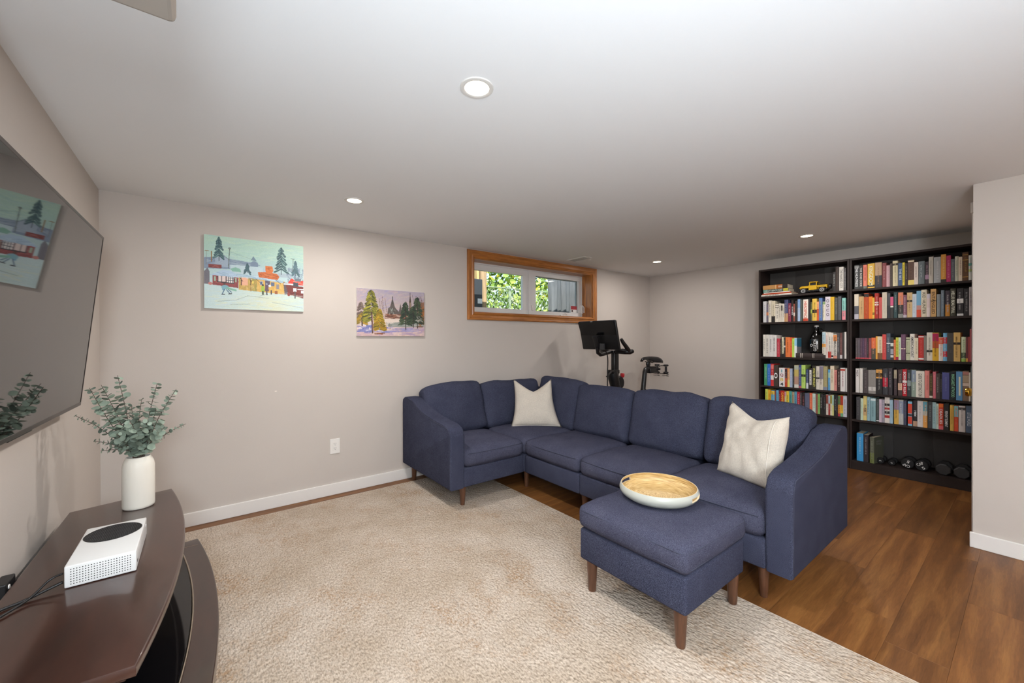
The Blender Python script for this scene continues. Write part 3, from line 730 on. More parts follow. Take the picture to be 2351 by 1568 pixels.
def bamboo_mat():
    m = bpy.data.materials.new('bamboo_coil'); m.use_nodes = True; nt = m.node_tree; N = nt.nodes; L = nt.links; b = N['Principled BSDF']; b.inputs['Roughness'].default_value = .4
    tc = N.new('ShaderNodeTexCoord'); sp = N.new('ShaderNodeSeparateXYZ'); L.new(tc.outputs['Object'], sp.inputs[0])
    def mth(op, a, b2=None):
        n = N.new('ShaderNodeMath'); n.operation = op
        for i, v in enumerate((a, b2)):
            if v is None: continue
            if isinstance(v, (int, float)): n.inputs[i].default_value = v
            else: L.new(v, n.inputs[i])
        return n.outputs[0]
    rad = mth('SQRT', mth('ADD', mth('MULTIPLY', sp.outputs[0], sp.outputs[0]), mth('MULTIPLY', sp.outputs[1], sp.outputs[1])))
    rz = mth('ADD', rad, sp.outputs[2])
    cx = N.new('ShaderNodeCombineXYZ'); L.new(mth('MULTIPLY', rz, 160), cx.inputs[0]); L.new(mth('MULTIPLY', mth('ARCTAN2', sp.outputs[1], sp.outputs[0]), 1.6), cx.inputs[1])
    n = N.new('ShaderNodeTexNoise'); n.inputs['Scale'].default_value = 1.6; n.inputs['Detail'].default_value = 4; L.new(cx.outputs[0], n.inputs[0])
    r = N.new('ShaderNodeValToRGB'); e = r.color_ramp.elements; e[0].position, e[0].color = .32, (*lin('a07a44'), 1); e[1].position, e[1].color = .66, (*lin('e2c995'), 1)
    k = e.new(.5); k.color = (*lin('cdab72'), 1); L.new(n.outputs['Fac'], r.inputs[0]); L.new(r.outputs[0], b.inputs['Base Color'])
    bp = N.new('ShaderNodeBump'); bp.inputs['Strength'].default_value = .2; bp.inputs['Distance'].default_value = .002; L.new(n.outputs['Fac'], bp.inputs['Height']); L.new(bp.outputs[0], b.inputs['Normal'])
    return m
M_BAM = bamboo_mat()
obj('bamboo_lining', bi, M_BAM, tr, smooth=50)
bm = bmesh.new()                                    # rim and the cut edges of the two handles
def P3(prof, q, k): r, h = prof[q]; return TC + Vector((r*math.cos(2*PI*k/NS+A0), r*math.sin(2*PI*k/NS+A0), h))
for k in range(NS):
    vs = [bm.verts.new(p) for p in (P3(outp, 9, k), P3(outp, 9, k+1), P3(inp, 9, k+1), P3(inp, 9, k))]; bm.faces.new(vs)
for kc in (0, NS//2):
    lo_, hi_ = kc-4, kc+4
    for k in range(lo_, hi_):
        for q in (5, 7): bm.faces.new([bm.verts.new(p) for p in (P3(outp, q, k), P3(outp, q, k+1), P3(inp, q, k+1), P3(inp, q, k))])
    for q in (5, 6):
        for k in (lo_, hi_): bm.faces.new([bm.verts.new(p) for p in (P3(outp, q, k), P3(outp, q+1, k), P3(inp, q+1, k), P3(inp, q, k))])
obj('tray_rim', bm, mat('bamboo_edge', 'e6d4b0', .45), tr)
# ================================================================== TV STAND
ts = thing('tv_stand', 'dark brown bow-front tv stand against the left wall', 'tv stand', (-.26, 1.9, .012))
ZT = .52
M_ESP = mat('espresso_gloss', '40241a', .35, spec=.4, var=(5, .22), stretch=(1, .25, 1), coat=.6, coat_rough=.10, color2='2a150e')
def bow(xe, xm, ye0, ye1, n=22):
    ym, hh = (ye0+ye1)/2, (ye1-ye0)/2
    return [(xm + (xe-xm)*((y-ym)/hh)**2, y) for y in np.linspace(ye0, ye1, n)]
top_poly = [(-.457, 1.265)] + bow(-.119, -.052, 1.228, 2.602) + [(-.449, 2.506)]
obj('stand_top', prism(top_poly, ZT-.026, ZT, bev=.006, seg=3), M_ESP, ts, smooth=30)
mp_ = [(-.44, 1.30)] + bow(-.140, -.075, 1.265, 2.565) + [(-.435, 2.48)]
obj('top_moulding', prism(mp_, ZT-.052, ZT-.0255, bev=.008, seg=3), M_ESP, ts, smooth=30)
ZD = .245
deck = [(-.455, 1.25)] + bow(-.018, .047, 1.215, 2.597) + [(-.450, 2.52)]
dk = obj('stand_deck', prism(deck, ZD-.05, ZD, bev=.006, seg=3), M_ESP, ts, smooth=30)
gl = [(-.40, 1.36)] + bow(-.085, -.034, 1.36, 2.47) + [(-.40, 2.47)]
M_GLASSB = mat('black_glass', '0a0a0c', .06, spec=.6)
gs = obj('glass_shelf', prism(gl, ZD+.0005, ZD+.009, bev=.001, seg=1), M_GLASSB, ts)
obj('chrome_edge', tube([(x+.004, y, ZD+.005) for x, y in bow(-.085, -.034, 1.36, 2.47)], .004, 6), mat('champagne_metal', 'b4a898', .3, metal=1), gs, smooth=True)
obj('mitre_joint', box(-.10, -.018, 2.512, 2.516, ZD-.0003, ZD+.0006), mat('joint_light', '7a685c', .5), dk)
ob_ = dk.children[-1]
obj('back_panel', box(-.45, -.435, 1.34, 2.44, ZD, ZT-.05), M_ESP, ts)
for y in (1.30, 2.42): obj('side_support', box(-.43, -.17, y, y+.035, ZD, ZT-.05, bev=.006), M_ESP, ts)
base_ = [(-.45, 1.29)] + bow(-.06, .0, 1.27, 2.54) + [(-.45, 2.50)]
obj('plinth', prism(base_, .0125, ZD-.049, bev=.006), M_ESP, ts, smooth=30)

# ------------------------------------------------------------------ console box
M_CW = mat('console_white', 'e4e4e2', .35)
gx0, gx1, gy0, gy1 = -.322, -.166, 1.733, 2.037
gc = thing('game_console', 'slim white game console with a round black vent on the tv stand', 'game console', ((gx0+gx1)/2, (gy0+gy1)/2, ZT))
cb = obj('console_body', box(gx0, gx1, gy0, gy1, ZT+.002, ZT+.066, bev=.0035, seg=3), M_CW, gc, smooth=40)
obj('console_foot', box(gx0+.01, gx1-.01, gy0+.01, gy1-.01, ZT+.0002, ZT+.003), M_BLACK, gc)
vc = (-.244, 1.948)
M_VENT = mat('vent_black', '1a1a1b', .5)
vn = obj('round_vent', lathe([(0, .0002), (.068, .0002), (.0705, .001), (.072, .0012), (.0735, .0002)], (vc[0], vc[1], ZT+.066), 56), M_VENT, gc, smooth=40)
vn['label'] = 'round black vent'
bm = bmesh.new()
for i in range(-14, 15):                                     # fine ribs across the vent
    x = i*.0046; h = math.sqrt(max(0, .066**2 - x*x))
    bm_box(bm, vc[0]+x-.0010, vc[0]+x+.0010, vc[1]-h, vc[1]+h, ZT+.0662, ZT+.0680)
vr = obj('vent_ribs', bm, mat('vent_rib', '323234', .5), vn); vr['kind'] = 'stuff'
bm = bmesh.new()
for j in range(7):
    for i in range(22):
        x = gx0 + .014 + i*(gx1-gx0-.028)/21; z = ZT + .012 + j*.0072
        vs = [bm.verts.new((x + .0016*math.cos(a), gy0-.0004, z + .0016*math.sin(a))) for a in np.linspace(0, 2*PI, 7)[:-1]]; bm.faces.new(vs)
vh = obj('vent_holes', bm, mat('hole_dark', '2c2c2c', .8), gc); vh['kind'] = 'stuff'
obj('port', box(gx1-.001, gx1+.0005, gy0+.02, gy0+.034, ZT+.02, ZT+.028), M_BLACK, gc)
obj('button', lathe([(0, .0012), (.005, .0012), (.0055, 0)], (gx1, gy1-.03, ZT+.045), 16, 'X'), M_CW, gc)
# cables and the adapter behind the stand
def bez(pts, n=28):
    P = [Vector(p) for p in pts]; out = []
    for s in range(len(P)-1):
        p0, p1, p2, p3 = P[max(s-1, 0)], P[s], P[s+1], P[min(s+2, len(P)-1)]
        for k in range(n//(len(P)-1)):
            t = k/(n//(len(P)-1)); out.append(.5*((2*p1) + (p2-p0)*t + (2*p0-5*p1+4*p2-p3)*t*t + (3*p1-p0-3*p2+p3)*t**3))
    return out + [P[-1]]
tag(obj('power_cable', tube(bez([(-.3255, 1.742, ZT+.045), (-.352, 1.74, ZT+.036), (-.385, 1.705, ZT+.010), (-.43, 1.64, ZT+.0045), (-.468, 1.58, ZT-.004), (-.478, 1.50, ZT-.10), (-.478, 1.45, .12)]), .0032, 8), M_BLACK, at=(-.33, 1.74, ZT), smooth=True),
    'thin black cable leaving the upper corner of the game console', 'cable')
tag(obj('video_cable', tube(bez([(-.3255, 1.742, ZT+.020), (-.35, 1.735, ZT+.014), (-.395, 1.715, ZT+.0055), (-.44, 1.69, ZT+.0045), (-.469, 1.66, ZT-.004), (-.474, 1.62, ZT-.10), (-.476, 1.60, .15)]), .0042, 8), M_BLACK, at=(-.33, 1.74, ZT), smooth=True),
    'thicker black cable leaving the lower corner of the game console', 'cable')
pa = thing('power_adapter', 'black power adapter on the left wall behind the tv stand', 'adapter', (-.48, 1.89, .47))
obj('adapter_body', box(XL+.0005, -.461, 1.855, 1.935, .44, .528, bev=.004), M_BLACK, pa)
obj('adapter_lamp', lathe([(0, .002), (.006, .002), (.007, 0)], (-.461, 1.878, .512), 12, 'X'), M_TRIM, pa)

# ------------------------------------------------------------------ vase and eucalyptus
vx, vy = -.222, 2.408
vs_ = thing('vase', 'tall cream ceramic vase at the far end of the tv stand', 'vase', (vx, vy, ZT))
M_VASE = mat('cream_ceramic', 'e6e0d4', .4, spec=.4, bump=(40, .03))
obj('vase_body', lathe([(0, ZT+.0005), (.050, ZT+.0005), (.0535, ZT+.004), (.0545, ZT+.012), (.0550, ZT+.10), (.0545, ZT+.180), (.052, ZT+.196), (.047, ZT+.208), (.042, ZT+.216), (.0405, ZT+.221), (.0385, ZT+.2215), (.0375, ZT+.217), (.043, ZT+.20), (.049, ZT+.18), (.0505, ZT+.05), (0, ZT+.02)], (vx, vy, 0), 48), M_VASE, vs_, smooth=True)
lm_ = bmesh.new()                                             # one cupped round leaf, shared by all
ctr = lm_.verts.new((.5, 0, -.08)); ring = [lm_.verts.new((.5+.5*math.cos(a), .52*math.sin(a), .03*math.cos(2*a) + .02)) for a in np.linspace(0, 2*PI, 11)[:-1]]
for k in range(10): lm_.faces.new((ctr, ring[k], ring[(k+1) % 10]))
LEAF = bpy.data.meshes.new('leaf'); lm_.to_mesh(LEAF); lm_.free(); smoothen(LEAF, True)
LEAF.materials.append(mat('eucalyptus', '8a9888', .6, spec=.3, objrand=.42, var=(30, .15)))
M_STEM = mat('eucalyptus_stem', '5a4a40', .7)
rl = random.Random(11); nleaf = 0
STEMS = [  # tip at the vase depth, true depth, leaf size, spacing, first leaf fraction, look
 (-.287, 1.100, 2.44, .0165, .021, .34, 'tallest eucalyptus stem, upright with spaced leaf pairs'),
 (-.159, 1.056, 2.42, .0165, .017, .25, 'upright dark eucalyptus stem right of the tallest'),
 (-.093, 1.026, 2.35, .0155, .0145, .42, 'eucalyptus stem reaching far up to the right'),
 (-.211, .988, 2.50, .0125, .016, .38, 'short thin upright stem in the middle of the bunch'),
 (-.337, 1.062, 2.40, .019, .014, .26, 'full eucalyptus stem leaning up to the left'),
 (-.372, 1.052, 2.33, .0165, .014, .38, 'eucalyptus stem ending nearest the tv corner'),
 (-.412, .940, 2.45, .0095, .013, .40, 'thin eucalyptus stem stretching far left'),
 (-.059, .862, 2.45, .0090, .0125, .38, 'thin eucalyptus stem stretching far right'),
 (-.134, .858, 2.30, .0175, .015, .22, 'short bushy stem low on the right'),
 (-.358, .828, 2.36, .0125, .015, .34, 'eucalyptus stem low on the left'),
 (-.340, .783, 2.42, .0110, .014, .36, 'lowest eucalyptus stem drooping left over the rim'),
 (-.250, .900, 2.29, .0185, .015, .12, 'short bushy stem at the front of the vase'),
 (-.305, .935, 2.35, .0165, .0145, .16, 'bushy stem leaning left in the middle of the bunch'),
 (-.160, .950, 2.41, .0165, .0145, .14, 'bushy stem leaning right in the middle of the bunch'),
 (-.245, .965, 2.48, .0150, .0150, .20, 'upright stem at the back of the bunch'),
 (-.290, .850, 2.31, .0155, .0140, .14, 'short bushy stem low at the front left of the vase'),
 (-.190, .895, 2.33, .0185, .015, .12, 'short bushy stem front right of the vase'),
]
for sx, sz, sy, ls, gap, f0, lab in STEMS:
    k = sy/2.41; tip = Vector((sx*k, sy, 1.2468 + (sz-1.2468)*k))
    a0 = rl.uniform(0, 6.28); base = Vector((vx + .02*math.cos(a0), vy + .02*math.sin(a0), ZT+.04))
    rim = Vector((vx, vy, ZT+.222)) + (Vector((tip.x-vx, tip.y-vy, 0)).normalized()*.018)
    ln = (tip-rim).length
    mid_ = rim.lerp(tip, .5) + Vector((0, 0, .035*ln*(1 if tip.z < .95 else .3)/.3)) + Vector((rl.uniform(-.012, .012), rl.uniform(-.012, .012), 0))
    pts = bez([base, rim, mid_, tip], 30)
    t = thing('eucalyptus_stem', lab, 'eucalyptus', base, group='eucalyptus stems in the vase')
    obj('stem', tube(pts, [.0024 - .0015*i/len(pts) for i in range(len(pts))], 6), M_STEM, t, smooth=True)
    cum = [0.0]
    for a, b_ in zip(pts, pts[1:]): cum.append(cum[-1] + (b_-a).length)
    tot = cum[-1]; rimd = cum[10]; d = rimd + (tot-rimd)*f0*.6; pair = 0
    while d < tot - .001:
        i = max(j for j in range(len(cum)) if cum[j] <= d); i = min(i, len(pts)-2)
        p = pts[i].lerp(pts[i+1], (d-cum[i])/max(1e-6, cum[i+1]-cum[i])); tg = (pts[i+1]-pts[i]).normalized()
        fr = (d-rimd)/(tot-rimd); s = ls*(1.25 if fr < .6 else 1.25 - .6*(fr-.6)/.4)*rl.uniform(.8, 1.2)*1.38
        side = tg.orthogonal().normalized(); ang = pair*1.57 + rl.uniform(-.5, .5)
        for h in (0, PI):
            dr = Matrix.Rotation(ang+h, 3, tg) @ side
            dr = (dr + tg*rl.uniform(.05, .45)).normalized()
            zz = (tg - dr*tg.dot(dr)).normalized(); yy = zz.cross(dr)
            Mx = Matrix((dr, yy, zz)).transposed() @ Matrix.Rotation(rl.uniform(-.8, .8), 3, 'X') @ Matrix.Rotation(rl.uniform(-.4, .5), 3, 'Y')
            inst('leaf', LEAF, t, Matrix.Translation(p + dr*.001) @ Mx.to_4x4() @ Matrix.Diagonal((s, s, s, 1))); nleaf += 1
        pair += 1; d += gap*.92
print('leaves', nleaf)

# ================================================================== TELEVISION
ANG = math.atan2(.077, .7595)
Mtv = Matrix.Translation((-.429, 2.60, .9615)) @ Matrix.Rotation(math.radians(-.6), 4, 'Z') @ Matrix.Translation((0, -.67, 0)) @ Matrix.Rotation(ANG, 4, 'Y')
tv = bpy.data.objects.new('television', None); tv.empty_display_size = .05; link(tv, None, Mtv)
tag(tv, 'large flat television tilted down on the left wall', 'television')
def tvbox(nm, y0, y1, z0, z1, x0, x1, m, bev=.0, parent=tv, smooth=False):
    return obj(nm, box(x0, x1, y0, y1, z0, z1, bev=bev) if bev else box(x0, x1, y0, y1, z0, z1), m, parent, smooth=smooth, local=True)
M_BEZ = mat('tv_bezel', '3a3230', .3, metal=.6)
HW, HH = .67, .7634
tvbox('tv_back', -HW+.004, HW-.004, .004, HH-.004, -.030, -.008, M_BLACK, .004)
tvbox('tv_housing', -.45, .45, .06, .50, -.044, -.029, M_BLACK, .01)
bm = bmesh.new()
for a in ((-HW, HW, 0, .016), (-HW, HW, HH-.012, HH), (-HW, -HW+.011, .014, HH-.011), (HW-.011, HW, .014, HH-.011)):
    bm_box(bm, -.012, .0012, a[0], a[1], a[2], a[3], .0015, 1)
obj('bezel', bm, M_BEZ, tv, local=True)
M_SCR = mat('tv_screen', '0b0a0b', .03, spec=.75)
tvbox('screen', -HW+.0105, HW-.0105, .0155, HH-.0115, -.008, 0, M_SCR)
tvbox('logo_bar', -.10, .10, -.012, .001, -.02, -.010, M_BLACK, .002)
obj('wall_bracket', box(XL+.0005, -.455, 1.75, 2.11, 1.12, 1.52, bev=.004), M_BLACK, tv)
# ================================================================== PAINTINGS (colours laid per point of the canvas)
class Paint:
    def __init__(s, w, h, seed):
        s.w, s.h = w, h; s.a = np.zeros((h, w, 3), np.float32); s.r = random.Random(seed); s.g = np.random.default_rng(seed)
        s.Y, s.X = np.mgrid[0:h, 0:w].astype(np.float32); s.u = s.X/(w-1); s.v = s.Y/(h-1)          # v downwards
    def c(s, h): return np.array([int(h[i:i+2], 16)/255 for i in (0, 2, 4)], np.float32)
    def wash(s, stops, horiz=False):
        t = s.u if horiz else s.v
        p = [q for q, _ in stops]; cols = np.array([s.c(h) for _, h in stops])
        for k in range(3): s.a[..., k] = np.interp(t, p, cols[:, k])
    def put(s, m, h, al=1.0):
        c = s.c(h); s.a[m] = s.a[m]*(1-al) + c*al
    def poly(s, pts, h, al=1.0):
        m = np.zeros((s.h, s.w), bool); n = len(pts); j = n-1
        for i in range(n):
            xi, yi = pts[i]; xj, yj = pts[j]
            if yi != yj: m ^= ((yi > s.v) != (yj > s.v)) & (s.u < (xj-xi)*(s.v-yi)/(yj-yi) + xi)
            j = i
        s.put(m, h, al)
    def rect(s, x0, y0, x1, y1, h, al=1.0): s.put((s.u >= x0) & (s.u <= x1) & (s.v >= y0) & (s.v <= y1), h, al)
    def disc(s, x, y, rx, ry, h, al=1.0): s.put(((s.u-x)/rx)**2 + ((s.v-y)/ry)**2 < 1, h, al)
    def line(s, x0, y0, x1, y1, wd, h, al=1.0):
        ar = s.h/s.w; dx, dy = x1-x0, (y1-y0)*ar; L = dx*dx+dy*dy+1e-9
        t = np.clip(((s.u-x0)*dx + (s.v-y0)*ar*dy)/L, 0, 1)
        s.put(np.hypot(s.u-x0-t*dx, (s.v-y0)*ar-t*dy) < wd/2, h, al)
    def strokes(s, n, box_, cols, ln=.05, wd=.008, ang=0, sp=.3, al=.55):
        for _ in range(n):
            x, y = s.r.uniform(box_[0], box_[2]), s.r.uniform(box_[1], box_[3]); a = ang + s.r.uniform(-sp, sp); l = ln*s.r.uniform(.5, 1.4)
            s.line(x, y, x+l*math.cos(a), y+l*math.sin(a), wd*s.r.uniform(.6, 1.3), s.r.choice(cols), al)
    def spruce(s, x, y0, y1, w, cols, trunk='3a3a3a', tiers=9, light=None):
        s.line(x, y0, x, y1, .007, trunk)
        for i in range(tiers):
            f = (i+.6)/tiers; yy = y0 + (y1-y0)*f*.86; ww = w*(.25+.75*f)*s.r.uniform(.75, 1.15)
            for sd in (-1, 1):
                for q in range(2):
                    s.line(x, yy-.015, x+sd*ww*s.r.uniform(.7, 1), yy+.035*s.r.uniform(.6, 1.5), .017, s.r.choice(cols), .95)
                if light: s.line(x+sd*ww*.3, yy-.005, x+sd*ww*.75, yy+.02, .006, light, .6)
    def mesh(s, name, x0, x1, z0, z1, y):
        vs = np.stack([x0 + s.u*(x1-x0), np.full_like(s.u, y), z1 - s.v*(z1-z0)], -1).reshape(-1, 3)
        i = np.arange(s.h*s.w).reshape(s.h, s.w)
        q = np.stack([i[1:, :-1], i[1:, 1:], i[:-1, 1:], i[:-1, :-1]], -1).reshape(-1, 4)
        me = bpy.data.meshes.new(name); me.from_pydata(vs.tolist(), [], q.tolist())
        ca = me.color_attributes.new('paint', 'BYTE_COLOR', 'POINT')
        a = np.clip(s.a + (s.g.random((s.h, s.w, 1), np.float32)-.5)*.05, 0, 1); l = np.where(a <= .04045, a/12.92, ((a+.055)/1.055)**2.4)
        ca.data.foreach_set('color', np.concatenate([l, np.ones((s.h, s.w, 1))], -1).astype(np.float32).ravel())
        return me
pm = bpy.data.materials.new('oil_paint'); pm.use_nodes = True
_a = pm.node_tree.nodes.new('ShaderNodeVertexColor'); _a.layer_name = 'paint'; _b = pm.node_tree.nodes['Principled BSDF']; _b.inputs['Roughness'].default_value = .55
pm.node_tree.links.new(_a.outputs[0], _b.inputs['Base Color'])
def hang(name, label, P, x0, x1, z0, z1):
    t = thing(name, label, 'painting', ((x0+x1)/2, YB, z0))
    obj('canvas', box(x0, x1, YB-.0175, YB-.001, z0, z1, bev=.0015, seg=1), M_CAN, t)
    me = P.mesh('painted_face', x0+.001, x1-.001, z0+.001, z1-.001, YB-.0182); me.materials.append(pm)
    o = bpy.data.objects.new('painted_face', me); me.transform(wmat(t).inverted()); link(o, t, wmat(t))
# --- large: winter market huts on the ice
P = Paint(300, 250, 4)
P.wash([(0, 'b4d2c0'), (.22, 'a9cabf'), (.36, 'a8c3c2'), (.6, 'b8cfd2'), (1, 'c6d6c8')])
P.strokes(160, (0, 0, 1, .3), ['b9d6be', 'a3c6be', 'b0cdc8', 'c2d8c0'], .10, .012, -.1, .35, .4)
P.poly([(0, .31), (.12, .30), (.16, .34), (.3, .33), (.3, .44), (0, .46)], '7d8ea2'); P.strokes(40, (0, .31, .28, .42), ['8fa0b4', '6a7c92', 'a4b0bc'], .05, .012, .1, .6, .6)
P.poly([(.20, .30), (.50, .33), (.50, .40), (.20, .36)], '8294a4'); P.strokes(30, (.22, .32, .48, .37), ['97a6b4', '6f8298'], .05, .01, .05, .2, .6)
P.disc(.475, .355, .04, .055, '76889c'); P.poly([(.44, .29), (.465, .23), (.50, .30)], '6e8494')
P.rect(.48, .40, .60, .50, 'a7bccb'); P.rect(.24, .38, .56, .50, 'b4c8ce'); P.rect(.72, .44, .86, .50, 'a4b4bd')
P.strokes(70, (.80, .33, 1, .52), ['8a98aa', '76889a', '9aa6b4', '6c7c8c'], .04, .012, 1.3, .6, .6)
P.poly([(.10, .32), (.165, .25), (.225, .31), (.225, .42), (.10, .42)], '9aa9b8'); P.line(.10, .30, .165, .25, .006, '5c6a78'); P.line(.165, .25, .225, .31, .006, '5c6a78')
P.spruce(.135, .015, .34, .062, ['3c5d60', '4a6c70', '33525a'], '3f4a50', 7, '7fa09c')
P.spruce(.755, .06, .46, .085, ['35585a', '42686a', '2c4a50'], '33454a', 9, '9dbcb8')
P.spruce(.91, .24, .46, .045, ['44626a', '51707a'], '44525a', 6); P.spruce(.405, .35, .47, .035, ['44626a', '3c5a62'], '3c4a50', 4)
P.line(.235, .15, .222, .43, .008, '5d6b66'); P.disc(.235, .155, .012, .014, '6e7c74'); P.line(.02, .22, .02, .40, .006, '7a7058'); P.line(.01, .22, .04, .22, .008, '8c6a3c'); P.line(.067, .22, .067, .36, .008, '8c6a3c')
P.line(.86, .21, .90, .21, .007, '5d6b66'); P.line(.885, .21, .88, .40, .006, '5d6b66')
P.line(.235, .20, .48, .29, .003, '7e908c', .7)
P.rect(.04, .395, .16, .445, '7e3a36'); P.strokes(8, (.05, .41, .14, .43), ['a4605a', '54282a'], .02, .008, 0, .3)
P.poly([(.24, .44), (.29, .41), (.335, .43), (.345, .475), (.26, .47)], '7fae9c')
P.poly([(0, .50), (.03, .445), (.05, .50), (.05, .67), (0, .67)], '6f6c74')
# huts
P.poly([(.075, .53), (.315, .54), (.315, .70), (.075, .675)], '8c4444'); P.strokes(26, (.08, .55, .29, .67), ['a05450', '7a383c', 'b0685e'], .04, .012, 0, .3)
P.rect(.125, .54, .195, .625, 'd9c6c0'); P.rect(.205, .54, .27, .635, 'e4dcd8')
for x in (.125, .158, .198, .222, .24, .258, .272): P.line(x, .54, x, .635, .007, '33383e')
for y in (.57, .60): P.line(.20, y, .27, y, .005, '4c5258')
P.line(.12, .63, .275, .64, .01, '33383e'); P.rect(.09, .56, .105, .62, '9cb49c'); P.rect(.285, .56, .30, .62, '9cb49c')
P.poly([(.32, .54), (.79, .56), (.795, .755), (.32, .72)], 'd2a95a'); P.poly([(.32, .54), (.45, .545), (.45, .725), (.32, .715)], 'b99a52'); P.poly([(.45, .55), (.50, .55), (.50, .735), (.45, .73)], '9c904c')
P.strokes(70, (.33, .56, .76, .72), ['e0bc6a', 'c89c4e', 'd9ae58', 'e6c888'], .03, .014, 1.5, .25, .5)
P.rect(.345, .54, .41, .655, 'e3ab8c'); P.line(.343, .53, .345, .655, .008, '5a3830'); P.line(.435, .54, .44, .735, .006, '4a3c30')
P.disc(.46, .605, .008, .02, 'f0d468')
P.rect(.585, .565, .635, .66, '5c5264'); P.rect(.53, .58, .56, .635, 'a8b4c0'); P.rect(.535, .59, .555, .63, '4c5a74'); P.rect(.645, .585, .68, .64, '5c6a84'); P.rect(.70, .61, .73, .68, '8a8488')
P.poly([(.05, .545), (.17, .46), (.24, .465), (.325, .525), (.31, .55)], 'a9c0d4'); P.poly([(.29, .53), (.30, .50), (.55, .51), (.78, .555), (.775, .585)], '9db8c8')
P.strokes(30, (.08, .49, .7, .55), ['bcd0de', '8ea8bc', 'c8d8e0'], .06, .01, .1, .25, .6)
P.poly([(.775, .57), (.83, .58), (.83, .74), (.79, .755)], '5c5258'); P.poly([(.80, .60), (1, .62), (1, .80), (.83, .745)], '74302a'); P.strokes(24, (.83, .62, 1, .76), ['8a3c30', '642824'], .04, .012, 0, .3)
P.poly([(.84, .545), (.87, .50), (.90, .53), (1, .53), (1, .60), (.82, .60)], 'd23a2a'); P.strokes(10, (.85, .54, 1, .58), ['ea5a3c', 'f4e4e0'], .05, .01, .1, .3)
P.rect(.78, .585, .90, .605, 'dfe6ea'); P.rect(.93, .655, 1, .67, 'e8ecf0'); P.rect(.885, .65, .92, .70, 'dfe4e8'); P.rect(.97, .68, 1, .72, 'd4dce4'); P.poly([(.885, .56), (.94, .565), (.94, .625), (.885, .62)], '3d4650'); P.rect(.90, .50, .97, .545, '66727c')
# plain orange shop sign on the roof, no figure on it
P.poly([(.51, .455), (.60, .44), (.71, .455), (.735, .50), (.715, .545), (.52, .525)], 'c4662e'); P.poly([(.585, .35), (.66, .35), (.67, .41), (.66, .45), (.59, .45)], 'cc7034')
P.strokes(24, (.53, .46, .70, .52), ['d88448', 'a85424', '8c4a24'], .03, .008, .1, .3, .7); P.strokes(10, (.59, .37, .65, .43), ['dc8a4c', 'a85424'], .02, .008, .1, .5, .7)
for x0, x1 in ((.33, .36), (.42, .45), (.49, .53), (.70, .75)): P.line(x0, .55, x1, .60, .005, '3c3028')
# snow and people
m = P.v > np.interp(P.u, [0, .3, .5, .8, 1], [.67, .72, .745, .77, .81]); P.put(m, 'bfd4d4')
t_ = np.exp(-((P.u-.62)/.28)**2 - ((P.v-.95)/.22)**2)[..., None]*m[..., None]; P.a = P.a*(1-t_*.75) + P.c('d8d6b0')*t_*.75
P.strokes(260, (0, .76, 1, 1), ['c8dce0', 'bcd2cc', 'd6dcc0', 'c2d4d8', 'd0d8c4'], .11, .010, -.05, .35, .35)
for q in ((.30, .865, .42, .80), (.40, .80, .62, .825), (.52, .80, .60, .765), (.24, .935, .43, .92), (.66, .88, .99, .945), (.12, .90, .30, .87)): P.line(*q, .0035, '6f7f7c', .8)
P.line(.17, .73, .205, .70, .018, '6f9fb8'); P.disc(.19, .70, .035, .03, '7cabb8'); P.line(.21, .71, .29, .735, .022, '7fb09c'); P.disc(.185, .655, .012, .014, '5a4038')
for a in ((.185, .73, .165, .79), (.205, .735, .235, .785), (.22, .73, .25, .765)): P.line(*a, .009, '4a6a84')
for a in ((.16, .80, .185, .80), (.225, .79, .25, .785)): P.line(*a, .010, '2c3038')
P.poly([(.545, .65), (.575, .65), (.58, .73), (.54, .73)], '9cb848'); P.disc(.56, .635, .011, .014, '3a3030'); P.line(.56, .73, .56, .765, .02, '4a5440')
P.poly([(.585, .63), (.61, .63), (.625, .72), (.58, .72)], '644c5c'); P.disc(.60, .615, .011, .014, '8c94a4'); P.line(.60, .72, .602, .77, .014, '44404c'); P.disc(.632, .64, .014, .018, 'e8e4dc')
P.rect(.64, .70, .655, .765, '3c3440'); P.rect(.685, .71, .715, .755, '9a5c34'); P.disc(.835, .745, .016, .03, '8a3c34'); P.line(.905, .70, .905, .80, .012, '54504c'); P.disc(.055, .66, .02, .02, 'c07c74')
hang('painting', 'large painting of winter market huts and skaters on the back wall', P, .015, .627, 1.469, 1.975)
# --- small: pines in snow with spires behind
P = Paint(260, 172, 9)
P.wash([(0, 'a49aa8'), (.35, 'b4a4a4'), (.55, 'b8a49e'), (.7, 'cfc0b8'), (1, 'b4949a')])
P.strokes(120, (0, 0, 1, .45), ['9c94b0', 'b09ca4', 'c0a8a0', 'a69cae', 'b4a8a4'], .09, .022, -.5, .6, .5)
P.poly([(.40, .52), (.62, .50), (.82, .53), (.82, .66), (.38, .66)], '6a4438'); P.strokes(70, (.38, .52, .78, .63), ['7c5040', '58382e', '94644c', 'c4a898'], .06, .014, .1, .5, .7)
P.poly([(.43, .52), (.44, .40), (.47, .36), (.505, .16), (.54, .36), (.57, .42), (.60, .46), (.625, .28), (.65, .46), (.66, .52)], '5c5450')
P.strokes(24, (.46, .38, .54, .50), ['8c9690', 'a4aaa0', '4c4440'], .03, .01, 1.5, .3, .8); P.line(.505, .14, .505, .30, .010, '3c3a38')
P.poly([(.755, .55), (.76, .22), (.775, .06), (.79, .22), (.80, .55)], '54463e'); P.rect(.768, .24, .786, .36, 'a89078', .7); P.line(.775, .03, .775, .25, .008, '3a302c')
